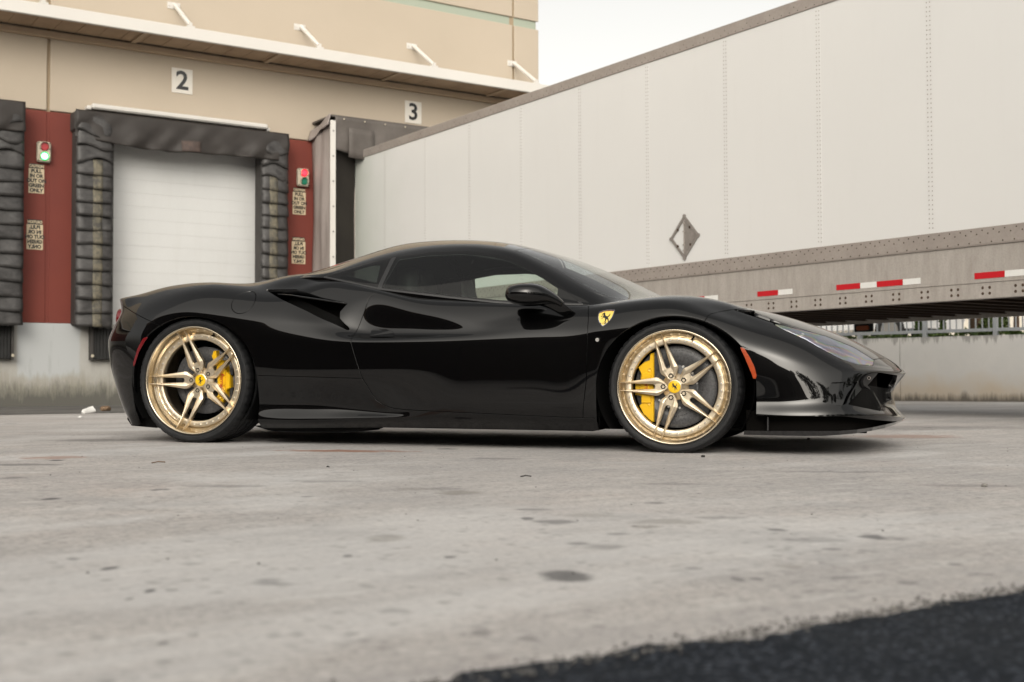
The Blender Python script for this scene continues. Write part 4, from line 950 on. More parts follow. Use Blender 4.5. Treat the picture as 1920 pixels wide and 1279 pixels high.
# ---- control nets: every row is one station along the car, every entry one feature line (x, w, z)
def row(x, *pts): return [(x,) + p for p in pts]
NET = [
 [(-3.24, 0, .12), (-3.30, 0, .20), (-3.40, 0, .31), (-3.44, 0, .45), (-3.44, 0, .57), (-3.40, 0, .66), (-3.37, 0, .735), (-3.44, 0, .824), (-3.43, 0, .828), (-3.42, 0, .83)],
 [(-3.22, .45, .12), (-3.28, .45, .20), (-3.36, .47, .31), (-3.40, .48, .45), (-3.40, .48, .57), (-3.36, .48, .66), (-3.33, .48, .735), (-3.395, .47, .822), (-3.39, .26, .827), (-3.385, 0, .831)],
 [(-3.15, .76, .10), (-3.205, .79, .19), (-3.232, .825, .30), (-3.268, .84, .45), (-3.275, .85, .56), (-3.245, .845, .645), (-3.205, .83, .73), (-3.235, .79, .812), (-3.29, .45, .838), (-3.31, 0, .842)],
 row(-3.10, (.86, .09), (.895, .17), (.915, .28), (.93, .43), (.937, .57), (.92, .67), (.872, .76), (.785, .838), (.45, .858), (0, .862)),
 row(-2.95, (.90, .09), (.935, .17), (.962, .28), (.977, .43), (.978, .57), (.960, .69), (.895, .80), (.76, .879), (.45, .882), (0, .88)),
 row(-2.70, (.92, .09), (.955, .15), (.980, .28), (.990, .43), (.988, .58), (.984, .71), (.925, .825), (.75, .902), (.45, .895), (0, .885)),
 row(-2.46, (.92, .09), (.955, .14), (.978, .25), (.991, .43), (.990, .58), (.985, .69), (.93, .80), (.785, .883), (.5, .905), (0, .895)),
 row(-2.30, (.92, .09), (.965, .138), (.958, .225), (.988, .42), (.988, .57), (.982, .67), (.93, .775), (.82, .853), (.60, .935), (0, .91)),
 row(-2.10, (.925, .09), (.966, .135), (.945, .218), (.982, .40), (.982, .56), (.968, .66), (.912, .765), (.80, .856), (.62, .952), (0, .925)),
 row(-1.90, (.92, .095), (.962, .138), (.944, .218), (.976, .40), (.974, .555), (.944, .645), (.872, .74), (.765, .897), (.52, .94), (0, .93)),
 row(-1.65, (.90, .10), (.954, .150), (.930, .194), (.970, .40), (.970, .55), (.893, .605), (.862, .795), (.805, .846), (.5, .85), (0, .85)),
 row(-1.40, (.895, .105), (.952, .158), (.950, .186), (.970, .41), (.966, .553), (.912, .603), (.893, .735), (.828, .790), (.5, .80), (0, .80)),
 row(-1.20, (.895, .105), (.953, .170), (.967, .25), (.970, .415), (.964, .557), (.930, .603), (.920, .685), (.836, .774), (.48, .78), (0, .78)),
 row(-1.00, (.895, .105), (.953, .170), (.967, .25), (.969, .42), (.962, .564), (.943, .602), (.927, .648), (.842, .760), (.45, .765), (0, .765)),
 row(-0.70, (.895, .105), (.952, .170), (.966, .25), (.968, .42), (.960, .572), (.936, .640), (.886, .70), (.838, .742), (.45, .76), (0, .765)),
 row(-0.45, (.895, .105), (.951, .170), (.965, .25), (.968, .42), (.962, .578), (.932, .655), (.872, .72), (.818, .742), (.45, .762), (0, .77)),
 row(-0.22, (.90, .105), (.935, .17), (.94, .27), (.964, .42), (.980, .595), (.950, .69), (.858, .757), (.740, .774), (.42, .768), (0, .772)),
 row(0.00, (.91, .10), (.945, .18), (.955, .28), (.985, .45), (.990, .60), (.982, .675), (.895, .757), (.72, .790), (.40, .762), (0, .757)),
 row(0.20, (.92, .10), (.955, .185), (.955, .28), (.972, .42), (.980, .56), (.955, .645), (.862, .702), (.69, .762), (.40, .752), (0, .745)),
 row(0.40, (.93, .10), (.957, .188), (.939, .27), (.943, .39), (.939, .49), (.905, .575), (.832, .632), (.70, .690), (.40, .718), (0, .715)),
 row(0.60, (.925, .105), (.950, .186), (.926, .265), (.922, .36), (.913, .435), (.872, .515), (.795, .570), (.66, .622), (.36, .660), (0, .664)),
 row(0.80, (.86, .115), (.892, .195), (.862, .26), (.846, .335), (.823, .405), (.788, .438), (.738, .468), (.58, .550), (.33, .583), (0, .588)),
 [(.97, .62, .138), (.98, .64, .19), (.945, .62, .24), (.94, .62, .31), (.952, .62, .402), (.945, .60, .423), (.93, .57, .446), (.93, .46, .485), (.94, .26, .511), (.94, 0, .517)],
 [(1.06, .32, .148), (1.066, .32, .172), (1.02, .32, .235), (1.02, .32, .31), (1.062, .32, .398), (1.060, .31, .410), (1.052, .29, .422), (1.046, .22, .436), (1.04, .12, .452), (1.036, 0, .460)],
 [(1.09, 0, .155), (1.094, 0, .163), (1.045, 0, .225), (1.034, 0, .30), (1.092, 0, .390), (1.097, 0, .402), (1.094, 0, .408), (1.088, 0, .414), (1.08, 0, .421), (1.072, 0, .428)],
]
GNET = [
 row(-0.08, (.66, .72), (.655, .745), (.64, .752), (.62, .757), (.60, .760), (.3, .757), (0, .757)),
 row(-0.20, (.745, .72), (.74, .748), (.72, .757), (.69, .762), (.66, .766), (.3, .803), (0, .822)),
 row(-0.35, (.80, .71), (.80, .735), (.785, .745), (.76, .756), (.71, .772), (.3, .872), (0, .898)),
 row(-0.45, (.818, .71), (.818, .738), (.81, .748), (.795, .763), (.735, .806), (.3, .918), (0, .943)),
 row(-0.62, (.826, .71), (.826, .741), (.790, .79), (.748, .842), (.668, .900), (.3, .993), (0, 1.015)),
 row(-0.73, (.830, .715), (.830, .743), (.770, .83), (.700, .910), (.625, .962), (.3, 1.036), (0, 1.056)),
 row(-0.93, (.836, .725), (.836, .755), (.743, .885), (.630, 1.008), (.560, 1.054), (.3, 1.102), (0, 1.116)),
 row(-1.04, (.836, .735), (.836, .767), (.732, .91), (.612, 1.037), (.540, 1.080), (.3, 1.128), (0, 1.141)),
 row(-1.20, (.832, .755), (.832, .785), (.724, .93), (.602, 1.058), (.530, 1.099), (.3, 1.147), (0, 1.159)),
 row(-1.41, (.824, .782), (.824, .812), (.722, .94), (.610, 1.053), (.530, 1.099), (.3, 1.154), (0, 1.166)),
 row(-1.61, (.806, .81), (.806, .838), (.728, .94), (.640, 1.028), (.540, 1.082), (.3, 1.146), (0, 1.159)),
 row(-1.71, (.796, .83), (.796, .859), (.730, .935), (.660, 1.006), (.550, 1.064), (.3, 1.132), (0, 1.146)),
 row(-1.83, (.778, .855), (.778, .886), (.742, .928), (.700, .968), (.572, 1.032), (.3, 1.099), (0, 1.115)),
 row(-1.97, (.752, .89), (.752, .914), (.748, .922), (.735, .934), (.598, .985), (.3, 1.062), (0, 1.080)),
 row(-2.15, (.72, .89), (.72, .915), (.70, .925), (.68, .935), (.62, .947), (.3, 1.005), (0, 1.022)),
 row(-2.35, (.70, .86), (.70, .88), (.68, .89), (.65, .90), (.60, .915), (.3, .938), (0, .950)),
 row(-2.60, (.60, .83), (.60, .85), (.58, .86), (.55, .865), (.50, .872), (.3, .875), (0, .878)),
]
GNET = GNET[::-1]

def pchip(t, y, tq):
    h = np.diff(t); dl = np.diff(y, axis=0) / h[:, None]; m = np.zeros_like(y)
    for i in range(1, len(t) - 1):
        a, b = dl[i - 1], dl[i]; w1, w2 = 2 * h[i] + h[i - 1], h[i] + 2 * h[i - 1]
        ok = a * b > 0
        m[i] = np.where(ok, (w1 + w2) / (w1 / np.where(ok, a, 1) + w2 / np.where(ok, b, 1)), 0)
    m[0] = dl[0]; m[-1] = dl[-1]
    k = np.clip(np.searchsorted(t, tq, side='right') - 1, 0, len(t) - 2); s = (tq - t[k]) / h[k]; s = s[:, None]; hk = h[k][:, None]
    return (2 * s**3 - 3 * s**2 + 1) * y[k] + (s**3 - 2 * s**2 + s) * hk * m[k] + (-2 * s**3 + 3 * s**2) * y[k + 1] + (s**3 - s**2) * hk * m[k + 1]

def catmull(t, y, tq):
    m = np.zeros_like(y); m[1:-1] = (y[2:] - y[:-2]) / (t[2:] - t[:-2])[:, None]; m[0] = (y[1] - y[0]) / (t[1] - t[0]); m[-1] = (y[-1] - y[-2]) / (t[-1] - t[-2])
    h = np.diff(t); k = np.clip(np.searchsorted(t, tq, side='right') - 1, 0, len(t) - 2); s = ((tq - t[k]) / h[k])[:, None]; hk = h[k][:, None]
    return (2 * s**3 - 3 * s**2 + 1) * y[k] + (s**3 - 2 * s**2 + s) * hk * m[k] + (-2 * s**3 + 3 * s**2) * y[k + 1] + (s**3 - s**2) * hk * m[k + 1]

def smooth_axis(P, axis, sigma, mirror_end=None):
    if sigma <= 0: return P
    rad = int(3 * sigma) + 1; k = np.exp(-0.5 * (np.arange(-rad, rad + 1) / sigma) ** 2); k /= k.sum()
    A_ = np.moveaxis(P, axis, 0); n = len(A_)
    lo = 2 * A_[0] - A_[1:rad + 1][::-1]; hi = 2 * A_[-1] - A_[-rad - 1:-1][::-1]
    E_ = np.concatenate([lo, A_, hi]); out = sum(k[i] * E_[i:i + n] for i in range(2 * rad + 1))
    return np.moveaxis(out, 0, axis)

def surface(net, du, nt, ref, su, st):
    """dense smooth grid through a control net; returns points, normals, line coordinate"""
    N = np.array(net, float); ns, nl = N.shape[:2]
    L_ = np.linalg.norm(np.diff(N[:, ref], axis=0), axis=1); tu = np.concatenate([[0], np.cumsum(np.maximum(L_, 0.03))])
    nu = int(tu[-1] / du); uq = np.linspace(0, tu[-1], nu)
    A_ = np.stack([catmull(tu, N[:, j], uq) for j in range(nl)], 1)
    A_ = smooth_axis(A_, 0, su)
    lt = np.arange(nl, dtype=float); tq = np.linspace(0, nl - 1, nt)
    G = np.zeros((nu, nt, 3))
    for i in range(nu): G[i] = pchip(lt, A_[i], tq)
    G = smooth_axis(G, 1, st)
    G[:, -1, 1] = 0
    gu = np.gradient(G, axis=0); gt = np.gradient(G, axis=1); n = np.cross(gt, gu)
    ln = np.linalg.norm(n, axis=2, keepdims=True); n = n / np.maximum(ln, 1e-12)
    # at the centre line the surface is symmetric
    n[:, -1, 1] = 0; n[:, -1] /= np.maximum(np.linalg.norm(n[:, -1], axis=1, keepdims=True), 1e-9)
    if n[nu // 2, nt // 3, 1] < 0: n = -n
    return G, n, tq
BODY, BN, BT = surface(NET, 0.011, 190, 4, 5.0, 1.6)
GREEN, GN, GT = surface(GNET, 0.011, 120, 4, 4.0, 1.6)

def sdf(poly, X, Z):
    """signed distance to a polygon, positive inside"""
    P = np.array(poly, float); n = len(P); d = np.full(X.shape, 1e9); ins = np.zeros(X.shape, bool)
    for i in range(n):
        a, b = P[i], P[(i + 1) % n]; e = b - a
        wx, wz = X - a[0], Z - a[1]; t = np.clip((wx * e[0] + wz * e[1]) / max(e @ e, 1e-12), 0, 1)
        d = np.minimum(d, np.hypot(wx - t * e[0], wz - t * e[1]))
        c = ((a[1] > Z) != (b[1] > Z)) & (X < (b[0] - a[0]) * (Z - a[1]) / (b[1] - a[1] + 1e-15) + a[0]); ins ^= c
    return np.where(ins, d, -d)

def clip_grid(G, N, fields, offset=0.0):
    """keep the part of the grid where every field is positive; welded verts, faces, normals"""
    nu, nt = G.shape[:2]; F = np.stack(fields, -1); ok = (F > 0).all(-1); bad = (F <= 0)
    V = []; NN = []; key = {}; faces = []
    def vid(p, n):
        k = (round(p[0], 5), round(p[1], 5), round(p[2], 5)); i = key.get(k)
        if i is None: i = len(V); key[k] = i; V.append(p); NN.append(n)
        return i
    oc = ok[:-1, :-1].astype(int) + ok[1:, :-1] + ok[:-1, 1:] + ok[1:, 1:]
    bb = bad[:-1, :-1] & bad[1:, :-1] & bad[:-1, 1:] & bad[1:, 1:]
    cand = (~bb.any(-1)) 
    for i, j in zip(*np.nonzero(cand)):
        q = [(i, j), (i, j + 1), (i + 1, j + 1), (i + 1, j)]
        if oc[i, j] == 4: poly = [(G[a], N[a]) for a in q]
        else:
            poly = [(G[a], N[a], F[a]) for a in q]
            for c in range(F.shape[-1]):
                out = []
                for a in range(len(poly)):
                    p, r_ = poly[a], poly[(a + 1) % len(poly)]; fp_, fr_ = p[2][c], r_[2][c]
                    if fp_ > 0: out.append(p)
                    if (fp_ > 0) != (fr_ > 0):
                        s = fp_ / (fp_ - fr_); out.append(tuple(p[m] + (r_[m] - p[m]) * s for m in range(3)))
                poly = out
                if len(poly) < 3: break
            if len(poly) < 3: continue
        ids = []
        for v in poly:
            k = vid(v[0], v[1])
            if not ids or (ids[-1] != k): ids.append(k)
        if len(ids) > 1 and ids[0] == ids[-1]: ids.pop()
        if len(set(ids)) >= 3: faces.append(ids)
    V = np.array(V) if V else np.zeros((0, 3)); NN = np.array(NN) if NN else np.zeros((0, 3))
    if len(V) and offset: V = V + NN * offset
    return V, NN, faces

def panel(name, mtl, G, N, fields, depth=0.014, offset=0.0, parent=None, both=True, label=None, lip_w0=False):
    V, NN, faces = clip_grid(G, N, fields, offset)
    if len(faces) == 0: print('EMPTY PANEL', name); return None
    NN = NN / np.maximum(np.linalg.norm(NN, axis=1, keepdims=True), 1e-9)
    cnt = {}
    for f in faces:
        for a in range(len(f)):
            e = (f[a], f[(a + 1) % len(f)]); k = (min(e), max(e)); cnt[k] = None if k in cnt else e
    be = [e for e in cnt.values() if e is not None and not (V[e[0], 1] < 1e-4 and V[e[1], 1] < 1e-4)]
    V2 = list(map(tuple, V)); N2 = list(map(tuple, NN)); F2 = [tuple(f) for f in faces]
    # rolled edge: boundary turned inwards
    ctr = {}
    for (a, b) in be:
        e = V[b] - V[a]; nr = NN[a] + NN[b]; side = np.cross(e, nr); ls = np.linalg.norm(side)
        if ls < 1e-12: continue
        side /= ls
        for q in (a, b): ctr.setdefault(q, np.zeros(3)); ctr[q] += side
    # orient 'side' away from the panel
    if be:
        a, b = be[len(be) // 2]
        fc = next(f for f in faces if a in f and b in f); cen = V[list(fc)].mean(0); sgn = -1 if (ctr[a] @ (cen - V[a])) > 0 else 1
        m1, m2 = {}, {}
        for q, s in ctr.items():
            s = s * sgn; s = s / max(np.linalg.norm(s), 1e-9)
            h = NN[q] * 0.6 + s * 0.8
            m1[q] = len(V2); V2.append(tuple(V[q] + s * 0.0006 - NN[q] * 0.0012)); N2.append(tuple(h / np.linalg.norm(h)))
            m2[q] = len(V2); V2.append(tuple(V[q] - NN[q] * depth)); N2.append(tuple(s))
        for (a, b) in be:
            if a in m1 and b in m1:
                F2.append((b, a, m1[a], m1[b])); F2.append((m1[b], m1[a], m2[a], m2[b]))
    V2 = np.array(V2); N2 = np.array(N2)
    objs = []
    for s in ((-1, 1) if both else (-1,)):
        me = bpy.data.meshes.new(name); vv = V2 * np.array([1, s, 1]); nv = N2 * np.array([1, s, 1])
        ff = F2 if s > 0 else [tuple(reversed(f)) for f in F2]
        me.from_pydata(vv.tolist(), [], ff); me.update()
        # face winding to follow the normals
        me.polygons.foreach_set('use_smooth', [True] * len(me.polygons))
        fn = np.zeros(len(me.polygons) * 3); me.polygons.foreach_get('normal', fn); fn = fn.reshape(-1, 3)
        vn = np.array([nv[list(p.vertices)].mean(0) for p in me.polygons[:400]])
        if ((fn[:len(vn)] * vn).sum(1) < 0).mean() > 0.5: me.flip_normals()
        me.normals_split_custom_set_from_vertices(nv.tolist())
        me.materials.append(mtl); o = bpy.data.objects.new(name, me); COL.objects.link(o); o.parent = parent or car
        if label: o['label'] = label
        objs.append(o)
    return objs

X, W_, Z = BODY[..., 0], BODY[..., 1], BODY[..., 2]; TT = np.broadcast_to(BT, X.shape)
def arch(cx, cz, a_f, a_r, b):
    dx = X - cx; dz = Z - cz; a = np.where(dx > 0, a_f, a_r)
    up_ = (np.hypot(dx / a, np.maximum(dz, 0) / b) - 1) * b
    return np.where(TT > 7.4, 1.0, up_)
ARCH = np.minimum(arch(0.0, 0.327, 0.397, 0.386, 0.347), arch(-2.65, 0.345, 0.405, 0.395, 0.351))
DOOR = [(-.466, .76), (-.446, .725), (-.432, .661), (-.427, .543), (-.434, .357), (-.452, .205), (-.453, .168), (-1.305, .195), (-1.408, .199), (-1.476, .206), (-1.533, .224), (-1.572, .25), (-1.638, .363), (-1.658, .415), (-1.691, .511), (-1.705, .557), (-1.707, .599), (-1.671, .709), (-1.648, .791), (-1.587, .845), (-1.587, .99), (-.466, .99)]
fdoor = sdf(DOOR, X, Z)
SKIRT = [(-.30, -.1), (-.30, .166), (-.453, .168), (-1.305, .195), (-1.408, .199), (-1.476, .206), (-1.533, .224), (-1.572, .25), (-1.638, .360), (-2.40, .377), (-2.40, -.1)]
fskirt = sdf(SKIRT, X, Z)
fside = np.where(TT > 7.0, -1.0, 1.0) * np.minimum(np.abs(TT - 7.0) * 0.06, 1)          # below the belt line
cab = np.minimum(X + 1.93, -0.40 - X)                                                  # cabin length
nocab = np.maximum(-cab, fside)                                                         # remove the deck under the cabin
HOOD = [(-.6, -1), (-.6, .66), (-.27, .655), (0, .64), (.25, .655), (.36, .69), (.47, .735), (.60, .692), (.71, .652), (.84, .590), (.93, .53), (.958, .42), (.985, .28), (.998, .12), (1.0, -1)]
fhood_top = np.where(TT > 5.8, sdf(HOOD, X, W_), -1.0)
HL = [(.462, .639), (.603, .607), (.71, .578), (.842, .523), (.936, .462), (.930, .436), (.860, .440), (.786, .466), (.692, .517), (.609, .566), (.518, .608)]
fhl = np.where(W_ > 0.3, sdf(HL, X, Z), -1.0)
SLOT = [(.262, .7105), (.36, .712), (.374, .694), (.47, .655), (.542, .6305), (.500, .6335), (.4655, .6395)]
fslot = np.where(W_ > 0.3, sdf(SLOT, X, Z), -1.0)
BLINE = [(.0, -.2), (.148, .60), (.154, .647), (.170, .680), (.213, .696), (.266, .709), (.324, .719), (.42, .95), (2, .95), (2, -.2)]
ffront = sdf(BLINE, X, Z)                                                              # ahead of the fender joint
OP1 = [(.700, .258), (.742, .352), (.866, .359), (.812, .252), (.785, .240)]
OP3 = [(.958, .402), (1.05, .388), (1.045, .36), (1.03, .325), (1.018, .30), (1.022, .262), (.972, .236), (.932, .312), (.905, .336)]
OP2 = [(.893, .334), (.926, .312), (.968, .232), (.965, .212), (.815, .247)]
fop1 = np.where(TT < 5, sdf(OP1, X, Z), -1.0); fop2 = np.where(TT < 5, sdf(OP2, X, Z), -1.0); fop3 = np.where((TT < 5) & (W_ > 0.09), sdf(OP3, X, Z), -1.0)
INT = [(-2.288, .849), (-2.20, .8495), (-2.10, .848), (-2.02, .826), (-1.93, .797), (-1.785, .768), (-1.776, .757), (-1.806, .716), (-1.800, .680), (-1.770, .652), (-1.744, .632), (-1.737, .613), (-1.755, .618), (-1.824, .649), (-1.91, .684), (-2.0, .725), (-2.154, .790), (-2.23, .824)]
fint = np.where(TT < 8.2, sdf(INT, X, Z), -1.0)
ffuel = 0.064 - np.hypot(X + 2.357, Z - .772) + np.where(TT < 7.2, 0, -9)
RBL = [(-4, .80), (-3.235, .788), (-3.20, .775), (-2.86, .652), (-2.70, .60), (-2.70, -.2), (-4, -.2)]
frb = np.where((X < -2.6) & (TT < 7.0), sdf(RBL, X, Z), np.where(X < -2.6, -0.05, -1.0))
deck = np.where(X < -1.9, sdf([(-4, -1), (-4, .55), (-2.6, .58), (-2.40, .60), (-2.0, .55), (-2.0, -1)], X, W_), -1.0)
deck = np.where(TT > 7.3, deck, -1.0)
g2 = 0.0021
MARKF = [(.319, .519), (.338, .517), (.366, .471), (.388, .424), (.3985, .381), (.386, .352), (.372, .395), (.342, .468)]
MARKR = [(-2.915, .588), (-2.955, .578), (-2.995, .520), (-3.028, .440), (-3.030, .418), (-3.018, .425), (-2.985, .500), (-2.945, .556)]
A_ = ARCH
common = [A_]
door_o = panel('door', M_PAINT, BODY, BN, [fdoor - g2, fside - 0.002, A_], 0.02)
sk_o = panel('side_skirt', M_PAINT, BODY, BN, [fskirt - g2, A_, -fdoor - g2], 0.03)
fen_o = panel('front_fender', M_PAINT, BODY, BN, [A_, -fdoor - g2, -fskirt - g2, -ffront - g2, -fhood_top - g2, X + 1.0, nocab, -fslot, -fhl - g2], 0.03)
qp_o = panel('rear_quarter_panel', M_PAINT, BODY, BN, [A_, -fdoor - g2, -fskirt - g2, -X - 1.0, nocab, -fint, -ffuel - g2, -frb - g2, -deck - g2, np.where(X < -3.0, 0.9, 1.0) * (X + 3.9)], 0.03)
panel('fuel_flap', M_PAINT, BODY, BN, [ffuel - g2], 0.012)
hood_o = panel('hood', M_PAINT, BODY, BN, [fhood_top - g2, X + 0.45, -fslot, -fhl - g2, np.maximum(-cab, fside)], 0.02)
deck_o = panel('engine_deck', M_PAINT, BODY, BN, [deck - g2, nocab], 0.02)
rb_o = panel('rear_bumper', M_PAINT, BODY, BN, [frb - g2, A_], 0.03)
fb_o = panel('front_bumper', M_PAINT, BODY, BN, [ffront - g2, A_, -fhood_top - g2, -fhl - g2, -fslot, -fop1, -fop2, -fop3, Z - 0.192 + 0.045 * np.clip((X - 0.80) / 0.3, 0, 1)], 0.03)
# side markers lie proud of the skin
M_AMBER = mat('amber_reflector', (0.33, 0.042, 0.004), 0.22, 0, 0.5, 0.4); M_REDL = mat('red_reflector', (0.13, 0.004, 0.007), 0.2, 0, 0.5, 0.4)
panel('side_marker', M_AMBER, BODY, BN, [sdf(MARKF, X, Z) - 0.001], 0.004, 0.004, parent=None, label='amber side marker')
panel('side_marker', M_REDL, BODY, BN, [sdf(MARKR, X, Z) - 0.001], 0.004, 0.004, label='red side marker')
# greenhouse
X2, W2, Z2 = GREEN[..., 0], GREEN[..., 1], GREEN[..., 2]; T2 = np.broadcast_to(GT, X2.shape)
DLO = [(-.490, .744), (-.62, .842), (-.73, .912), (-.80, .950), (-.93, 1.008), (-1.04, 1.037), (-1.20, 1.056), (-1.41, 1.052), (-1.61, 1.027), (-1.71, 1.004), (-1.83, .966), (-1.955, .924), (-1.965, .917), (-1.83, .887), (-1.71, .861), (-1.61, .840), (-1.41, .814), (-1.20, .787), (-1.04, .769), (-.93, .757), (-.73, .746)]
fdlo = np.where(T2 < 3.5, sdf(DLO, X2, Z2), -1.0)
WIN = [(-.632, .768), (-.632, .832), (-.73, .893), (-.80, .930), (-.93, .989), (-1.04, 1.018), (-1.20, 1.036), (-1.41, 1.032), (-1.56, 1.012), (-1.598, .852), (-1.41, .828), (-1.20, .801), (-1.04, .783), (-.93, .771), (-.73, .760), (-.64, .757)]
QWIN = [(-1.640, .868), (-1.658, .985), (-1.71, .983), (-1.83, .946), (-1.875, .912), (-1.83, .899), (-1.71, .874)]
fwin = np.where(T2 < 3.5, sdf(WIN, X2, Z2), -1.0); fqw = np.where(T2 < 3.5, sdf(QWIN, X2, Z2), -1.0)
bow = 0.055 * (1 - np.clip(W2 / 0.56, 0, 1) ** 2)
wsc = np.minimum(np.where(T2 > 4.0, (T2 - 4.06) * 0.12, -0.05), X2 - (-0.935 + bow))
rgl = np.minimum(np.where(T2 > 4.0, (T2 - 4.25) * 0.2, -0.05), -1.88 - X2)
win_o = panel('side_window', M_GLS, GREEN, GN, [fwin], 0.004)
panel('quarter_window', M_GLQ, GREEN, GN, [fqw], 0.004)
panel('window_seal', M_SEAL, GREEN, GN, [np.where(T2 < 3.5, sdf([(-1.603, .845), (-1.585, 1.030), (-1.609, 1.027), (-1.626, .842)], X2, Z2), -1.0)], 0.003, 0.001)
slo = np.where(T2 < 3.5, 0.0045 - np.abs(fdlo - 0.001), -1.0)
panel('window_seal', M_SEAL, GREEN, GN, [slo, np.where(T2 < 1.9, 1.0, -1.0)], 0.003, 0.0012)
panel('window_border', M_FRIT, GREEN, GN, [fdlo - 0.001, -fwin, -fqw], 0.004, -0.0015)
roof_o = panel('roof', M_PAINT, GREEN, GN, [-fdlo, -wsc - g2, -rgl - g2, np.minimum(-0.03 - X2, X2 + 2.5)], 0.014)
wfr = 0.012
panel('windscreen', M_GLW, GREEN, GN, [wsc - wfr, -0.10 - X2], 0.004)
panel('windscreen_border', M_FRIT, GREEN, GN, [wsc - 0.001, -(wsc - wfr), -0.10 - X2], 0.004)
panel('rear_window', M_GLS, GREEN, GN, [rgl - 0.002, X2 + 2.45], 0.004)
# ------------------------------------------------------------------ wheels
def gold(name, rough, aniso=0.0):
    m = mat(name, (0.70, 0.605, 0.46), rough, 1.0); t = NT(m); p = t.coord((1, 1, 1))
    nz = t.noise(p, 60, 3); t.rgh(t.ramp(nz, [(0.3, rough * 0.85), (0.7, rough * 1.15)]))
    return m
M_GOLDP, M_GOLDB = gold('polished_gold', 0.20), gold('brushed_gold', 0.40)
def tyre_mat():
    m = mat('tyre_rubber', (0.014, 0.0145, 0.016), 0.55, 0, 0.35); t = NT(m); p = t.coord()
    a = t.noise(p, 25, 5, 0.7); t.col(t.mix(t.ramp(a, [(0.45, 0.0), (0.75, 0.6)]), (0.008, 0.0085, 0.0095), (0.022, 0.022, 0.023))); t.rgh(t.ramp(a, [(0.3, 0.45), (0.7, 0.7)])); return m
M_TYRE = tyre_mat()
M_BOLT = mat('bright_bolts', (0.85, 0.84, 0.82), 0.32, 1.0)
M_LUG = mat('black_lug_nuts', (0.012, 0.012, 0.013), 0.2, 0.6)
M_CALY = mat('yellow_caliper_paint', (0.80, 0.46, 0.008), 0.3, 0, 0.5, 0.5)
M_CAPY = mat('yellow_cap_enamel', (0.80, 0.50, 0.01), 0.25, 0, 0.5, 0.5)
M_CALK = mat('caliper_hardware', (0.02, 0.02, 0.02), 0.5)
M_CRED = mat('red_lettering', (0.45, 0.03, 0.01), 0.4)
def disc_mat():
    m = mat('carbon_ceramic_disc', (0.06, 0.06, 0.062), 0.42, 0, 0.5); t = NT(m); p = t.coord()
    a = t.noise(p, 90, 5, 0.7); t.col(t.mix(t.ramp(a, [(0.35, 0.0), (0.7, 1.0)]), (0.038, 0.038, 0.040), (0.10, 0.10, 0.103))); return m
M_DISC = disc_mat()
def lathe(g, prof, n, c=(0, 0), flip=False, mod=None, smooth=True, close=False):
    """prof: (radius, outward depth) rows; wheel axis along y, outward = -y (near side)"""
    v = []
    for i, (r_, w_) in enumerate(prof):
        for k in range(n):
            a = 2 * math.pi * k / n; rr_ = r_ + (mod(i, k) if mod else 0.0); v.append((c[0] + rr_ * math.cos(a), -w_, c[1] + rr_ * math.sin(a)))
    f = []
    for j in range(len(prof) - 1):
        for k in range(n):
            f.append((j * n + k, j * n + (k + 1) % n, (j + 1) * n + (k + 1) % n, (j + 1) * n + k))
    g.add(v, f, smooth)
HORSE = [(.30, .93), (.20, .81), (.24, .76), (.35, .80), (.38, .66), (.24, .70), (.13, .58), (.17, .55), (.26, .63), (.36, .56), (.27, .47), (.19, .36), (.25, .35), (.35, .47), (.47, .47), (.56, .38), (.53, .26), (.55, .15), (.45, .05), (.60, .05), (.64, .17), (.66, .28), (.72, .34), (.80, .22), (.84, .08), (.94, .10), (.89, .17), (.87, .32), (.80, .46), (.80, .54), (.90, .60), (.97, .78), (.93, .90), (.89, .76), (.80, .66), (.70, .60), (.60, .66), (.52, .74), (.49, .90), (.43, 1.0), (.37, .95)]
def tri(poly):
    from mathutils.geometry import tessellate_polygon
    return tessellate_polygon([[Vector((p[0], p[1], 0)) for p in poly]])

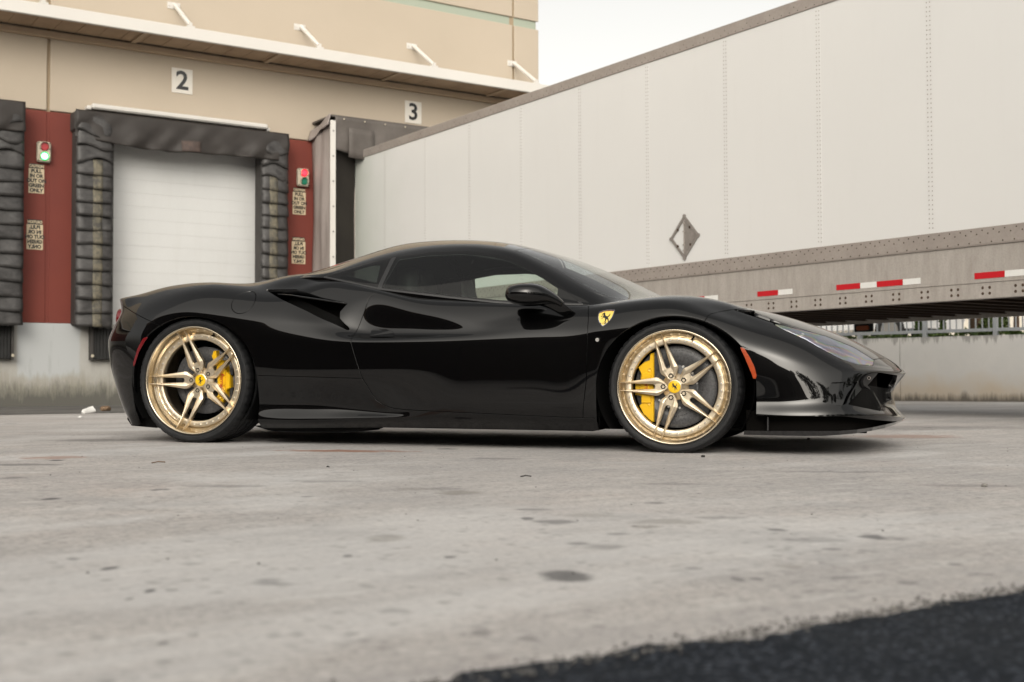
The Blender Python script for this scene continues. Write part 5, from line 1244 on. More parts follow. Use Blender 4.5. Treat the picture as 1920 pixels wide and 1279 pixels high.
def make_wheel(name, xc, zc, RL, RT, width, deep, disc_r, disc_d, front):
    """near-side wheel in car space; lip plane at w = 0.96"""
    root = empty(name, (xc, -0.96, zc)); root.parent = car
    P = deep                                       # dict of depths (outward negative)
    n = 288
    # tyre
    prof = [(RL - 0.006, -0.016), (RL - 0.001, -0.006), (RL + 0.003, 0.000), (RL + 0.0045, 0.004), (RL + 0.007, 0.0005), (RL + 0.011, 0.005), (RL + 0.014, 0.0075), (RL + 0.0155, 0.0070), (RL + 0.017, 0.0080),
            (RT - 0.020, 0.004), (RT - 0.0185, 0.0045), (RT - 0.017, 0.003), (RT - 0.0085, -0.006), (RT - 0.0035, -0.014), (RT - 0.001, -0.024), (RT, -0.045)]
    ng = 4
    for k in range(ng):
        w0 = -0.045 - (width - 0.09) * (k + 0.5) / ng
        prof += [(RT, w0 + 0.006), (RT - 0.006, w0 + 0.005), (RT - 0.006, w0 - 0.005), (RT, w0 - 0.006)]
    prof += [(RT, -width + 0.045), (RT - 0.0035, -width + 0.014), (RT - 0.010, -width + 0.004), (RL + 0.01, -width - 0.006), (RL - 0.006, -width + 0.012)]
    def mod(i, k):
        if 12 <= i <= 15 and k % 6 == 0: return -0.0045
        return 0.0
    g = MB(); lathe(g, prof, n, mod=mod); ty = g.build('tyre', M_TYRE, root)
    # lip and barrel
    d1, d2 = P['lip'], P['ring']
    prof = [(RL - 0.003, -0.012), (RL + 0.0005, -0.004), (RL, 0.0005), (RL - 0.003, 0.0022), (RL - 0.0065, 0.0012), (RL - 0.009, -0.002), (RL * .955, d1 * .28), (RL * .935, d1 * .55), (RL * .92, d1 * .82), (RL * .912, d1), (RL * .902, d1 - 0.002), (RL * .898, d2 - 0.008), (RL * .868, d2 - 0.010)]
    g = MB(); lathe(g, prof, 160); g.build('rim_lip', M_GOLDP, root)
    prof = [(RL * .868, d2 - 0.011), (RL * .86, d2 - 0.02), (RL * .88, d2 - 0.06), (RL * .90, -width * 0.7), (RL * .97, -width + 0.01)]
    g = MB(); lathe(g, prof, 96); g.build('rim_barrel', M_GOLDB, root)
    # bolted ring with scalloped outer edge
    def modr(i, k):
        if i in (1, 2): return -RL * 0.007 * (0.5 + 0.5 * math.cos(40 * 2 * math.pi * k / 320)) ** 0.5
        return 0
    prof = [(RL * .868, d2 - 0.012), (RL * .868, d2 - 0.001), (RL * .864, d2), (RL * .845, d2 + 0.0008), (RL * .772, d2 + 0.0012), (RL * .762, d2 - 0.001), (RL * .752, d2 - 0.010), (RL * .752, d2 - 0.030)]
    g = MB(); lathe(g, prof, 320, mod=modr); rg = g.build('rim_ring', M_GOLDB, root)
    bo = MB(); bo.tube([(0, 0, 0), (0, -0.004, 0), (0, -0.0065, 0)], [0.0052, 0.0050, 0.0032], 10); bo = bo.build('rim_bolt', M_BOLT)
    for s in range(5):
        for k in range(6):
            a = R(180 + 72 * s) + R(13.2 + 9.12 * k); inst('rim_bolt', bo, (RL * .815 * math.cos(a), -(d2 + 0.0005), RL * .815 * math.sin(a)), root)
    bpy.data.objects.remove(bo)
    # five split spokes
    rs = [.955, .90, .82, .74, .62, .50, .40, .33, .285, .235, .17]
    outer = [.077, .082, .091, .101, .118, .136, .151, .164, .158, .124, .082]
    inner = [.064, .061, .056, .051, .047, .045, .044, .043, .041, .028, .004]
    dep = P['spoke']; th = 0.030
    for s in range(5):
        a = R(180 + 72 * s); ca, sa = math.cos(a), math.sin(a)
        def W(r_, o, d): return (RL * (r_ * ca - o * sa), -d, RL * (r_ * sa + o * ca))
        g = MB()
        for sg in (1, -1):
            rows = []
            for r_, o1, i1 in zip(rs, outer, inner):
                top = np.interp(r_, dep[0], dep[1]); c = o1 * .42 + i1 * .58; hwid = (o1 - i1) / 2
                t_ = min(th, 0.010 + 0.03 * (1 - r_) / 0.2) if r_ > .8 else th
                ch = min(0.0075, RL * hwid * .85)
                rows.append([W(r_, sg * o1, top - t_), W(r_, sg * (o1 - .004), top - ch), W(r_, sg * (c + hwid * .22), top), W(r_, sg * (c - hwid * .05), top - 0.0006), W(r_, sg * (i1 + .003), top - ch * 1.15), W(r_, sg * i1, top - t_)])
            v = [q for rw_ in rows for q in rw_]; m_ = 6
            f = [(i * m_ + k, i * m_ + k + 1, (i + 1) * m_ + k + 1, (i + 1) * m_ + k) for i in range(len(rows) - 1) for k in range(m_ - 1)]
            f += [tuple(range(m_))]
            g.add(v, f, False)
        # web joining the two prongs, notched by the slot
        top = np.interp(.28, dep[0], dep[1]) - 0.006
        notch = [(.385 - .047 * math.sin(q), .047 * math.cos(q)) for q in np.linspace(0, math.pi, 9)]
        poly = [(.40, .10)] + [(.40, .047)] + notch + [(.40, -.047), (.40, -.10), (.32, -.12), (.16, -.06), (.10, 0), (.16, .06), (.32, .12)]
        n_ = len(poly); v = [W(u, o, top) for u, o in poly] + [W(u, o, top - 0.028) for u, o in poly]
        from mathutils.geometry import tessellate_polygon
        ts = tessellate_polygon([[Vector((p[0], p[1], 0)) for p in poly]])
        g.add(v, [tuple(q) for q in ts] + [(i, (i + 1) % n_, n_ + (i + 1) % n_, n_ + i) for i in range(n_)])
        g.build('spoke', M_GOLDB, root)
        # lug nut in its pocket
        g = MB(); lc = W(.198, 0, 0); tp = np.interp(.2, dep[0], dep[1])
        lathe(g, [(0.0175, tp - 0.006), (0.0172, tp - 0.0025), (0.0155, tp - 0.0015), (0.0145, tp - 0.012), (0.0, tp - 0.012)], 20, (lc[0], lc[2])); g.build('lug_seat', M_GOLDB, root)
        g = MB(); lathe(g, [(0.0135, tp - 0.012), (0.0135, tp - 0.001), (0.0110, tp + 0.001), (0.0085, tp + 0.001), (0.0075, tp - 0.004), (0.0, tp - 0.004)], 6, (lc[0], lc[2]), smooth=False); g.build('lug_nut', M_LUG, root)
    hp = dep[1][0]
    g = MB(); lathe(g, [(RL * .24, hp - 0.034), (RL * .225, hp - 0.020), (RL * .15, hp - 0.014), (RL * .132, hp - 0.004), (RL * .118, hp + 0.001), (0.0, hp + 0.001)], 48); g.build('hub', M_GOLDB, root)
    cr = RL * .102
    g = MB(); lathe(g, [(cr + 0.0025, hp + 0.001), (cr + 0.0025, hp + 0.004), (cr, hp + 0.0045)], 40); lathe(g, [(cr - 0.0002, hp + 0.0025), (cr * .6, hp + 0.0045), (0, hp + 0.005)], 40)
    cap = g.build('centre_cap', M_CAPY, root)
    rot = R(-28 if not front else 8) ; g = MB(); hs_ = cr * 1.35
    pts = [((x - .52) * hs_ * 0.86, (y - .5) * hs_) for x, y in HORSE]; pts = [(x * math.cos(rot) - y * math.sin(rot), x * math.sin(rot) + y * math.cos(rot)) for x, y in pts]
    g.add([(x, -(hp + 0.0056), y) for x, y in pts], [tuple(q) for q in tri(HORSE)]); g.build('horse_emblem', M_INK, root)
    g = MB(); va = R(69); vr = RL * .885
    g.tube([(vr * math.cos(va), -(d2 - 0.006), vr * math.sin(va)), (vr * 1.0 * math.cos(va), -(d2 + 0.022), vr * 1.0 * math.sin(va))], [0.005, 0.0055], 10); g.build('valve', M_LUG, root)
    # brake disc
    dd = disc_d
    g = MB(); lathe(g, [(disc_r, dd - 0.034), (disc_r, dd - 0.001), (disc_r - 0.001, dd), (disc_r * .56, dd), (disc_r * .555, dd - 0.002), (disc_r * .50, dd + 0.001), (disc_r * .46, dd + 0.012), (0, dd + 0.012)], 96); dk = g.build('brake_disc', M_DISC, root)
    g = MB(); rnd_ = random.Random(3)
    for k in range(96):
        a = k * 2.39996 + 0.3; q = disc_r * (.62 + .33 * ((k * 0.618) % 1.0)); cx_, cz_ = q * math.cos(a), q * math.sin(a)
        g.add([(cx_ + 0.0026 * math.cos(b), -(dd + 0.0004), cz_ + 0.0026 * math.sin(b)) for b in np.linspace(0, 2 * math.pi, 7)[:-1]], [tuple(range(6))])
    g.build('vent_holes', M_INK, root)['kind'] = 'stuff'
    g = MB()
    for k in range(12): a = R(30 * k + 10); g.tube([(disc_r * .52 * math.cos(a), -(dd + 0.001), disc_r * .52 * math.sin(a)), (disc_r * .52 * math.cos(a), -(dd + 0.007), disc_r * .52 * math.sin(a))], 0.006, 8)
    g.build('disc_bolts', M_BOLT, root)['kind'] = 'stuff'
    # caliper
    if front:
        poly = [(-.378, .60), (-.434, .585), (-.45, .47), (-.56, .43), (-.66, .344), (-.61, .245), (-.62, .12), (-.72, .09), (-.72, -.147), (-.62, -.167), (-.57, -.285), (-.64, -.35), (-.56, -.5), (-.424, -.62), (-.378, -.62)]; sc_, cd, txo = RL, P['cal'], (-.515, -.02)
        holes = [(-.454, .295), (-.454, -.305)]
    else:
        poly = [(.20, .50), (.235, .585), (.30, .60), (.315, .50), (.33, .42), (.46, .40), (.545, .27), (.54, .18), (.62, .11), (.63, -.15), (.545, -.20), (.55, -.33), (.44, -.47), (.30, -.47), (.31, -.38), (.36, -.30), (.34, -.15), (.385, 0.0), (.34, .15), (.32, .28), (.26, .38)]; sc_, cd, txo = RL * 0.93, P['cal'], (.455, -.02)
        holes = [(.43, .28), (.42, -.34)]
    n_ = len(poly)
    def C(u, o, d): return (sc_ * u, -d, sc_ * o)
    cen = (sum(p[0] for p in poly) / n_, sum(p[1] for p in poly) / n_)
    inn = [(cen[0] + (p[0] - cen[0]) * .93, cen[1] + (p[1] - cen[1]) * .965) for p in poly]
    v = [C(*p, cd) for p in inn] + [C(*p, cd - 0.006) for p in poly] + [C(*p, cd - 0.055) for p in poly]
    f = [tuple(q) for q in tri(inn)] + [(i, (i + 1) % n_, n_ + (i + 1) % n_, n_ + i) for i in range(n_)] + [(n_ + i, n_ + (i + 1) % n_, 2 * n_ + (i + 1) % n_, 2 * n_ + i) for i in range(n_)]
    g = MB(); g.add(v, f); bx = txo[0]
    for (y0, y1) in ((.10, .24), (-.29, -.12)):
        g.box(C(bx - .085, y0, cd + 0.0), C(bx + .085, y1, cd + 0.008), 0.003)
    g.box(C(bx - .10, -.10, cd), C(bx + .07, .08, cd + 0.006), 0.002)
    cal = g.build('brake_caliper', M_CALY, root)
    for (u, o) in holes: g = MB(); lathe(g, [(0.0105, cd + 0.0002), (0.0105, cd + 0.002), (0.0085, cd + 0.002), (0.008, cd + 0.0005), (0, cd + 0.0005)], 20, (sc_ * u, sc_ * o)); g.build('piston_cap', M_CALY, root)
    g = MB(); sgx = -1 if front else 1
    for o in (.17, -.21): g = MB(); g.box(C(sgx * .66, o - .07, cd - 0.045), C(sgx * .60, o + .07, cd - 0.012), 0.004); g.build('brake_pad', M_CALK, root)
    tv, tf = text_mesh('Ferrari', 0.030, 0.0006)
    g = MB(); g.add([(sc_ * bx + 0.002 + y_, -(cd + 0.0088 if not front else cd + 0.0072), sc_ * -.02 - x_) for x_, y_ in tv], tf); g.build('caliper_lettering', M_CRED, root)
    return root
wf = make_wheel('wheel', 0.0, 0.3267, .2809, .3272, .25, dict(lip=-0.026, ring=-0.034, cal=-0.062, spoke=([.17, .25, .33, .55, .74, .87, .955], [-.030, -.028, -.022, -.021, -.019, -.013, -.006])), .203, -.080, True)
wr = make_wheel('wheel', -2.65, 0.3453, .2974, .3458, .31, dict(lip=-0.045, ring=-0.058, cal=-0.098, spoke=([.17, .25, .33, .55, .74, .87, .955], [-.080, -.077, -.068, -.052, -.038, -.024, -.010])), .187, -.135, False)
for src in (wf, wr):
    c = copy_tree(src, car); c.location = (src.location.x, 0.96, src.location.z); c.rotation_euler = (0, 0, math.pi)
# dark wheel housings
def housing(cx, cz, rad, wi, sgn):
    n = 40; v = []; f = []; g = MB()
    for (w_, r_) in ((.945, rad), (wi, rad), (wi, 0.01)):
        for k in range(n + 1):
            a = R(-35) + R(250) * k / n; v.append((cx + r_ * math.cos(a) * 1.06, -w_ * sgn, cz + r_ * math.sin(a)))
    for j in range(2):
        for k in range(n): f.append((j * (n + 1) + k, j * (n + 1) + k + 1, (j + 1) * (n + 1) + k + 1, (j + 1) * (n + 1) + k))
    g.add(v, f, True); g.build('wheel_housing', M_FLAT, car)
for sgn in (1, -1): housing(0.0, .327, .366, .58, sgn); housing(-2.65, .345, .372, .54, sgn)
# ------------------------------------------------------------------ parts hung on the body
def C3(x, w, z, s=1): return (x, -w * s, z)
def surf_w(x, z, tmax=6.9):
    m = (TT < tmax) & (W_ > 0.25)
    d = np.where(m, (X - x) ** 2 + (Z - z) ** 2, 1e9); i = np.unravel_index(np.argmin(d), d.shape)
    nx_, nw_, nz_ = BN[i]; nw_ = max(nw_, 0.15)
    return W_[i] - ((x - X[i]) * nx_ + (z - Z[i]) * nz_) / nw_, Vector((nx_, -nw_, nz_))
def decal(name, polys, mtl, off, parent, both=True, thick=0.0015, label=None):
    for s in ((1, -1) if both else (1,)):
        g = MB()
        for poly in polys:
            n = len(poly); top = []; bot = []
            for (x, z) in poly:
                w_, nv = surf_w(x, z); top.append(C3(x, w_ + off, z, s)); bot.append(C3(x, w_ + off - thick, z, s))
            g.add(top + bot, [tuple(q) for q in tri(poly)] + [(i, (i + 1) % n, n + (i + 1) % n, n + i) for i in range(n)])
        o = g.build(name, mtl, parent if not isinstance(parent, (list, tuple)) else parent[0 if s > 0 else 1])
        if label: o['label'] = label
def shrink(poly, k):
    cx_ = sum(p[0] for p in poly) / len(poly); cz_ = sum(p[1] for p in poly) / len(poly)
    return [(cx_ + (x - cx_) * k, cz_ + (z - cz_) * k) for x, z in poly]
# shield
SH = [(-.3803, .6981), (-.3600, .7060), (-.3392, .7092), (-.3180, .7095), (-.2982, .7073), (-.3000, .6920), (-.3040, .6776), (-.3110, .6620), (-.3210, .6481), (-.3350, .6345), (-.3507, .6241), (-.3630, .6340), (-.3727, .6462), (-.3790, .6600), (-.3821, .6738), (-.3823, .6860)]
M_SHY = mat('yellow_shield_enamel', (0.78, 0.58, 0.12), 0.3, 0, 0.5, 0.5); M_CHR = mat('chrome_edge', (0.55, 0.53, 0.55), 0.2, 1.0)
fo = fen_o
decal('shield', [SH], M_CHR, 0.0022, fo); 
decal('shield_field', [shrink(SH, .91)], M_SHY, 0.0032, fo)
S9 = shrink(SH, .91); topb = [(-.3775, .6955), (-.3590, .7028), (-.3392, .7058), (-.3190, .7062), (-.3018, .7042), (-.3022, .7005), (-.3190, .7022), (-.3392, .7018), (-.3590, .6986), (-.3775, .6912)]
decal('shield_stripe', [topb], mat('dark_red_stripe', (0.12, 0.01, 0.015), 0.3), 0.0040, fo)
hx = lambda x, y: (-.3745 + .058 * x, .6425 + .053 * y)
decal('horse_emblem', [[hx(x, y) for x, y in HORSE]], M_INK, 0.0042, fo)
decal('shield_letters', [[(-.366, .6405), (-.360, .6425), (-.360, .6385), (-.366, .6365)], [(-.355, .6405), (-.348, .6425), (-.348, .640), (-.355, .638)], [(-.343, .6425), (-.335, .645), (-.337, .638), (-.345, .636)]], M_INK, 0.0042, fo)
# repeater lamp, door handle, parking sensor
circ = lambda cx_, cz_, r_, n=20: [(cx_ + r_ * math.cos(2 * math.pi * k / n), cz_ + r_ * math.sin(2 * math.pi * k / n)) for k in range(n)]
decal('repeater_bezel', [circ(-.3775, .5574, .0165)], M_FRIT, 0.002, fo); decal('repeater_lens', [circ(-.3775, .5574, .0095)], M_BOLT, 0.005, fo)
HD = [(-1.619, .615), (-1.610, .6222), (-1.577, .6252), (-1.5273, .6235), (-1.505, .6140), (-1.4890, .6000), (-1.4745, .5815), (-1.480, .5795), (-1.6115, .5805), (-1.618, .5860)]
decal('door_handle', [HD], M_PAINT, 0.006, door_o, thick=0.006); decal('handle_recess', [shrink(HD, .86)], M_FLAT, 0.0066, door_o)
decal('parking_sensor', [circ(.9125, .3735, .0085, 14)], M_PLAC, 0.0005, fb_o); decal('sensor_face', [circ(.9125, .3735, .0055, 14)], M_FLAT, 0.0012, fb_o)
# rear side intake: dark duct, mesh and blade
M_MESH = mat('black_mesh', (0.008, 0.008, 0.008), 0.5, 0, 0.25)
for s in (1, -1):
    g = MB()
    v = [C3(x, w_, z, s) for (x, w_, z) in ((-2.33, .62, .60), (-1.70, .74, .58), (-1.70, .80, .80), (-2.33, .62, .87))]
    v2 = [C3(x, w_, z, s) for (x, w_, z) in ((-2.33, .80, .60), (-1.70, .88, .58), (-1.70, .80, .80), (-2.33, .80, .848))]
    g.add(v, [(0, 1, 2, 3)]); g.add([C3(-2.33, .62, .60, s), C3(-1.70, .74, .58, s), C3(-1.70, .90, .585, s), C3(-2.33, .90, .585, s)], [(0, 1, 2, 3)])
    g.build('intake_duct', M_DARK, qp_o[0 if s > 0 else 1])
    g = MB()
    pl = [(-2.20, .66, .826), (-2.20, .845, .823), (-2.10, .870, .8135), (-1.95, .885, .7915), (-1.83, .888, .7735), (-1.788, .882, .767), (-1.772, .868, .7645), (-1.772, .80, .765), (-1.95, .66, .79)]
    th_ = [.006, .005, .0045, .0045, .0045, .0045, .0045, .005, .006]
    n = len(pl); v = [C3(x, w_, z, s) for x, w_, z in pl] + [C3(x, w_, z - 2 * t_, s) for (x, w_, z), t_ in zip(pl, th_)]
    g.add(v, [tuple(range(n)), tuple(reversed(range(n, 2 * n)))] + [(i, (i + 1) % n, n + (i + 1) % n, n + i) for i in range(n)])
    o = g.build('intake_blade', M_PAINT, qp_o[0 if s > 0 else 1]); b = o.modifiers.new('bevel', 'BEVEL'); b.width = 0.0035; b.segments = 2
    g = MB()
    def bars(P0, U, V_, nu, nv, r_):
        P0, U, V_ = Vector(P0), Vector(U), Vector(V_)
        for i in range(nu + 1):
            for k in range(2):
                a, b_ = (P0 + U * (i / nu), P0 + U * ((i + (nv * 0.5 if k == 0 else -nv * 0.5)) / nu) + V_)
                # clip to the panel
                ua, ub = i / nu, (i + (nv * 0.5 if k == 0 else -nv * 0.5)) / nu
                t0 = 1.0
                if ub > 1: t0 = (1 - ua) / (ub - ua)
                if ub < 0: t0 = ua / (ua - ub)
                if t0 > 0.05: g.tube([a, a + (b_ - a) * t0], r_, 4, cap=False)
        for j in range(1, nv + 1):
            for k in range(2):
                pass
    bars(C3(-2.30, .795, .826, s), Vector(C3(-2.06, .785, .828, s)) - Vector(C3(-2.30, .795, .826, s)), Vector((0, 0, .018)), 34, 3, 0.0011)
    bars(C3(-2.16, .80, .765, s), Vector(C3(-1.80, .86, .615, s)) - Vector(C3(-2.16, .80, .765, s)), Vector((.015, 0, .055)), 34, 5, 0.0011)
    g.build('intake_mesh', M_MESH, qp_o[0 if s > 0 else 1])['kind'] = 'stuff'
# front intake vane, mesh, inner box
for s in (1, -1):
    k = 0 if s > 0 else 1
    q = [[(.690, .900, .252), (.716, .882, .305), (.742, .855, .356)], [(.745, .874, .247), (.770, .848, .302), (.800, .808, .360)], [(.79, .846, .240), (.815, .808, .300), (.872, .715, .364)]]
    A_q = np.array(q); cu = np.stack([pchip(np.array([0., 1, 2]), A_q[:, j], np.linspace(0, 2, 13)) for j in range(3)], 1); fu = np.stack([pchip(np.array([0., 1, 2]), cu[i], np.linspace(0, 2, 13)) for i in range(13)], 0)
    g = MB(); v = [C3(*fu[i, j], s) for i in range(13) for j in range(13)]; g.add(v, [(i * 13 + j, i * 13 + j + 1, (i + 1) * 13 + j + 1, (i + 1) * 13 + j) for i in range(12) for j in range(12)], True); g.build('intake_vane', M_PAINT, fb_o[k])
    g = MB(); bars(C3(.80, .775, .236, s), Vector(C3(.985, .56, .205, s)) - Vector(C3(.80, .775, .236, s)), Vector((.028, 0, .115)), 26, 14, 0.0012); g.build('grille_mesh', M_MESH, fb_o[k])['kind'] = 'stuff'
    g = MB(); g.add([C3(.62, .78, .40, s), C3(.95, .50, .40, s), C3(.95, .50, .19, s), C3(.62, .78, .19, s)], [(0, 1, 2, 3)]); g.add([C3(.62, .78, .385, s), C3(.95, .50, .385, s), C3(.90, .66, .375, s), C3(.74, .77, .372, s)], [(0, 1, 2, 3)]); g.add([C3(.70, .085, .42, s), C3(1.035, .085, .40, s), C3(1.03, .085, .20, s), C3(.70, .085, .18, s)], [(0, 1, 2, 3)]); g.build('intake_box', M_DARK, fb_o[k])
    # slot behind the headlamp: dark channel with a thin bright-edged blade
    g = MB(); g.add([C3(.22, .60, .69, s), C3(.56, .60, .585, s), C3(.58, .745, .57, s), C3(.25, .78, .68, s)], [(0, 1, 2, 3)]); g.build('slot_channel', M_DARK, fb_o[k])
    # headlamp
    g = MB(); bowl = []
    V_, N_, F_ = clip_grid(BODY, BN, [fhl + 0.004]); V_ = V_ - N_ * 0.05
    g.add([C3(*p, s) for p in V_], [tuple(f) for f in F_], True); hb = g.build('headlamp_bowl', M_CARB, car)
    g = MB()
    for (x, z, r_) in ((.60, .575, .020), (.665, .545, .017), (.74, .512, .014)):
        w_, nv = surf_w(x, z, 7.6); c = Vector((x, -(w_ - .028), z)); 
        nv = Vector((0.55, -0.75, 0.35)).normalized(); a1 = nv.orthogonal().normalized(); a2 = nv.cross(a1); n = 16
        rings = [[c + nv * h_ + (a1 * math.cos(2 * math.pi * i / n) + a2 * math.sin(2 * math.pi * i / n)) * (r_ * m_) for i in range(n)] for h_, m_ in ((-.012, 1.0), (0, 1.0), (.006, .8), (.010, .45), (.011, .05))]
        v = [(p.x, p.y * s, p.z) for rr_ in rings for p in rr_]; g.add(v, [(j * n + i, j * n + (i + 1) % n, (j + 1) * n + (i + 1) % n, (j + 1) * n + i) for j in range(4) for i in range(n)], True)
    g.build('headlamp_projectors', M_BOLT, hb)
    g = MB(); P1 = []
    for i in range(14):
        t_ = i / 13; x = .585 + .33 * t_; z = .585 - .118 * t_ - .02 * t_ * t_; w_, nv = surf_w(x, z - .012, 7.6); P1.append(C3(x, w_ - .012, z - .012, s))
    g.tube(P1, 0.0045, 6); g.build('daylight_strip', M_TAPEW, hb)
def film():
    m = bpy.data.materials.new('iridescent_lamp_cover'); m.use_nodes = True; nt = m.node_tree; b = nt.nodes['Principled BSDF']; t = NT(m)
    nz = t.noise(t.coord((1.6, 4, 11), rot=(0, R(24), 0)), 1.5, 2, 0.4, 0.3)
    c = t.ramp(nz, [(0.30, (.85, .88, .95)), (0.42, (.72, .76, .95)), (0.47, (.86, .70, .82)), (0.51, (.93, .82, .62)), (0.55, (.68, .86, .74)), (0.61, (.74, .78, .95)), (0.72, (.9, .9, .93))])
    tr_ = t.n('ShaderNodeBsdfTransparent'); gl = t.n('ShaderNodeBsdfGlossy'); gl.inputs['Roughness'].default_value = 0.03; t.l(c, gl.inputs['Color'])
    df = t.n('ShaderNodeBsdfGlossy'); df.inputs['Roughness'].default_value = 0.30; t.l(c, df.inputs['Color'])
    fr = t.n('ShaderNodeFresnel'); fr.inputs['IOR'].default_value = 1.75
    m1 = t.n('ShaderNodeMixShader'); t.l(fr.outputs[0], m1.inputs[0]); t.l(tr_.outputs[0], m1.inputs[1]); t.l(gl.outputs[0], m1.inputs[2])
    m2 = t.n('ShaderNodeMixShader'); m2.inputs[0].default_value = 0.45; t.l(m1.outputs[0], m2.inputs[1]); t.l(df.outputs[0], m2.inputs[2])
    o = nt.nodes['Material Output']; t.l(m2.outputs[0], o.inputs[0]); return m
M_FILM = film()
panel('headlamp_cover', M_FILM, BODY, BN, [fhl - 0.001], 0.006, 0.001)
# side mirror
def mirror():
    secs = [(-.829, .986, .793, .010, .050, .022), (-.824, .988, .792, .034, .082, .034), (-.806, .99, .7885, .0465, .100, .045), (-.775, .992, .7865, .0545, .110, .052), (-.74, .992, .786, .0565, .112, .0575), (-.70, .99, .7855, .0545, .106, .058), (-.665, .985, .784, .0475, .092, .054), (-.635, .978, .779, .036, .072, .044), (-.61, .968, .770, .027, .052, .033), (-.585, .955, .756, .020, .036, .022), (-.56, .938, .735, .014, .024, .014)]
    S = np.array(secs); tq = np.linspace(0, len(secs) - 1, 46); D = catmull(np.arange(len(secs), dtype=float), S, tq); n = 28; out = []
    for (x, w_, z, hu, hwid, hd) in D:
        for k in range(n):
            a = 2 * math.pi * k / n; c_, s_ = math.cos(a), math.sin(a); e = 0.82
            out.append((x + 0.006 * s_, w_ + max(hwid, .004) * math.copysign(abs(c_) ** e, c_), z + (hu if s_ > 0 else hd) * math.copysign(abs(s_) ** e, s_)))
    m = len(D); f = [(j * n + i, j * n + (i + 1) % n, (j + 1) * n + (i + 1) % n, (j + 1) * n + i) for j in range(m - 1) for i in range(n)] + [tuple(range(n)), tuple((m - 1) * n + i for i in range(n))]
    for s in (1, -1):
        g = MB(); g.add([C3(*p, s) for p in out], f, True); mo = g.build('side_mirror', M_PAINT, car)
        g = MB(); rows = []
        st = [(-.650, .975, .748, .030, .028), (-.615, .962, .741, .034, .026), (-.580, .945, .722, .033, .022), (-.552, .925, .700, .029, .017), (-.528, .900, .684, .024, .013), (-.512, .870, .672, .020, .011)]
        St = np.array(st); Dq = catmull(np.arange(6.), St, np.linspace(0, 5, 22)); n2 = 14; vv = []
        for (x, w_, z, a_, b_) in Dq:
            for k in range(n2):
                q = 2 * math.pi * k / n2; vv.append(C3(x + a_ * math.cos(q) * .95, w_ + b_ * math.sin(q) * .8, z + a_ * math.cos(q) * .45 + b_ * math.sin(q) * .5, s))
        g.add(vv, [(j * n2 + i, j * n2 + (i + 1) % n2, (j + 1) * n2 + (i + 1) % n2, (j + 1) * n2 + i) for j in range(21) for i in range(n2)], True); g.build('mirror_stalk', M_PAINT, mo)
mirror()
# splitter
def zb(x): return float(np.interp(x, [.30, .55, .70, .85, .99, 1.10], [.097, .096, .098, .108, .128, .156]))
def zt_(x): return float(np.interp(x, [.30, .40, .82, .92, 1.0, 1.10], [.117, .118, .124, .135, .147, .163]))
plan = [(.335, .915), (.45, .93), (.60, .94), (.70, .932), (.78, .905), (.86, .84), (.93, .74), (.99, .60), (1.04, .44), (1.075, .26), (1.095, .10), (1.10, 0)]
pl2 = plan + [(x, -w_) for x, w_ in plan[::-1][1:]]
g = MB(); n = len(pl2)
top = [(x, w_, zt_(x)) for x, w_ in pl2]; bot = [(x - .004, w_ * .985, zb(x)) for x, w_ in pl2]; innr = [(min(x, .93) - .06, w_ * .62, zt_(min(x, .93)) + .012) for x, w_ in pl2]
g.add(top + bot + innr, [(i, i + 1, n + i + 1, n + i) for i in range(n - 1)] + [(i, i + 1, 2 * n + i + 1, 2 * n + i) for i in range(n - 1)] + [tuple(range(n, 2 * n))], False)
sp_o = g.build('front_splitter', M_CARB, fb_o[0])
# dark recess above the splitter
g = MB()
rec = [(.34, .87), (.60, .875), (.72, .85), (.82, .78), (.90, .66), (.97, .46), (1.02, .25), (1.03, 0)]; r2_ = rec + [(x, -w_) for x, w_ in rec[::-1][1:]]; n = len(r2_)
g.add([(x, w_, zt_(x) - .01) for x, w_ in r2_] + [(x, w_, .215) for x, w_ in r2_], [(i, i + 1, n + i + 1, n + i) for i in range(n - 1)], True); g.build('splitter_recess', M_DARK, sp_o)
for s in (1, -1):
    g = MB(); g.box(C3(.445, .865, .12, s), C3(.452, .925, .185, s)); g.build('splitter_fin', M_CARB, sp_o)
# floor, blocking panels and undertray lumps
g = MB(); g.box((-2.24, -.86, .10), (-.42, .86, .116)); g.box((-3.1, -.58, .10), (-2.241, .58, .116)); g.box((-.419, -.58, .10), (.90, .58, .116)); g.build('floor', M_FLAT, car)
for s in (1, -1):
    g = MB(); poly = [(-2.33, .098), (-2.24, .074), (-2.20, .069), (-1.80, .069), (-1.72, .074), (-1.66, .098)]
    g.prism(poly, lambda u, v, d: (u, -d * s, v), .55, .86); g.build('undertray', M_FLAT, car); g = MB()
    g.prism([(-3.17, .12), (-3.14, .083), (-2.98, .073), (-2.90, .10), (-2.90, .2), (-3.15, .2)], lambda u, v, d: (u, -d * s, v), .50, .80); g.build('diffuser_fence', M_FLAT, car)
g = MB(); g.box((-3.15, -.53, .12), (-1.96, .53, .80)); g.box((-.30, -.55, .12), (.72, .55, .50)); g.box((-.42, -.80, .12), (-.40, .80, .70)); g.build('bulkheads', M_FLAT, car)
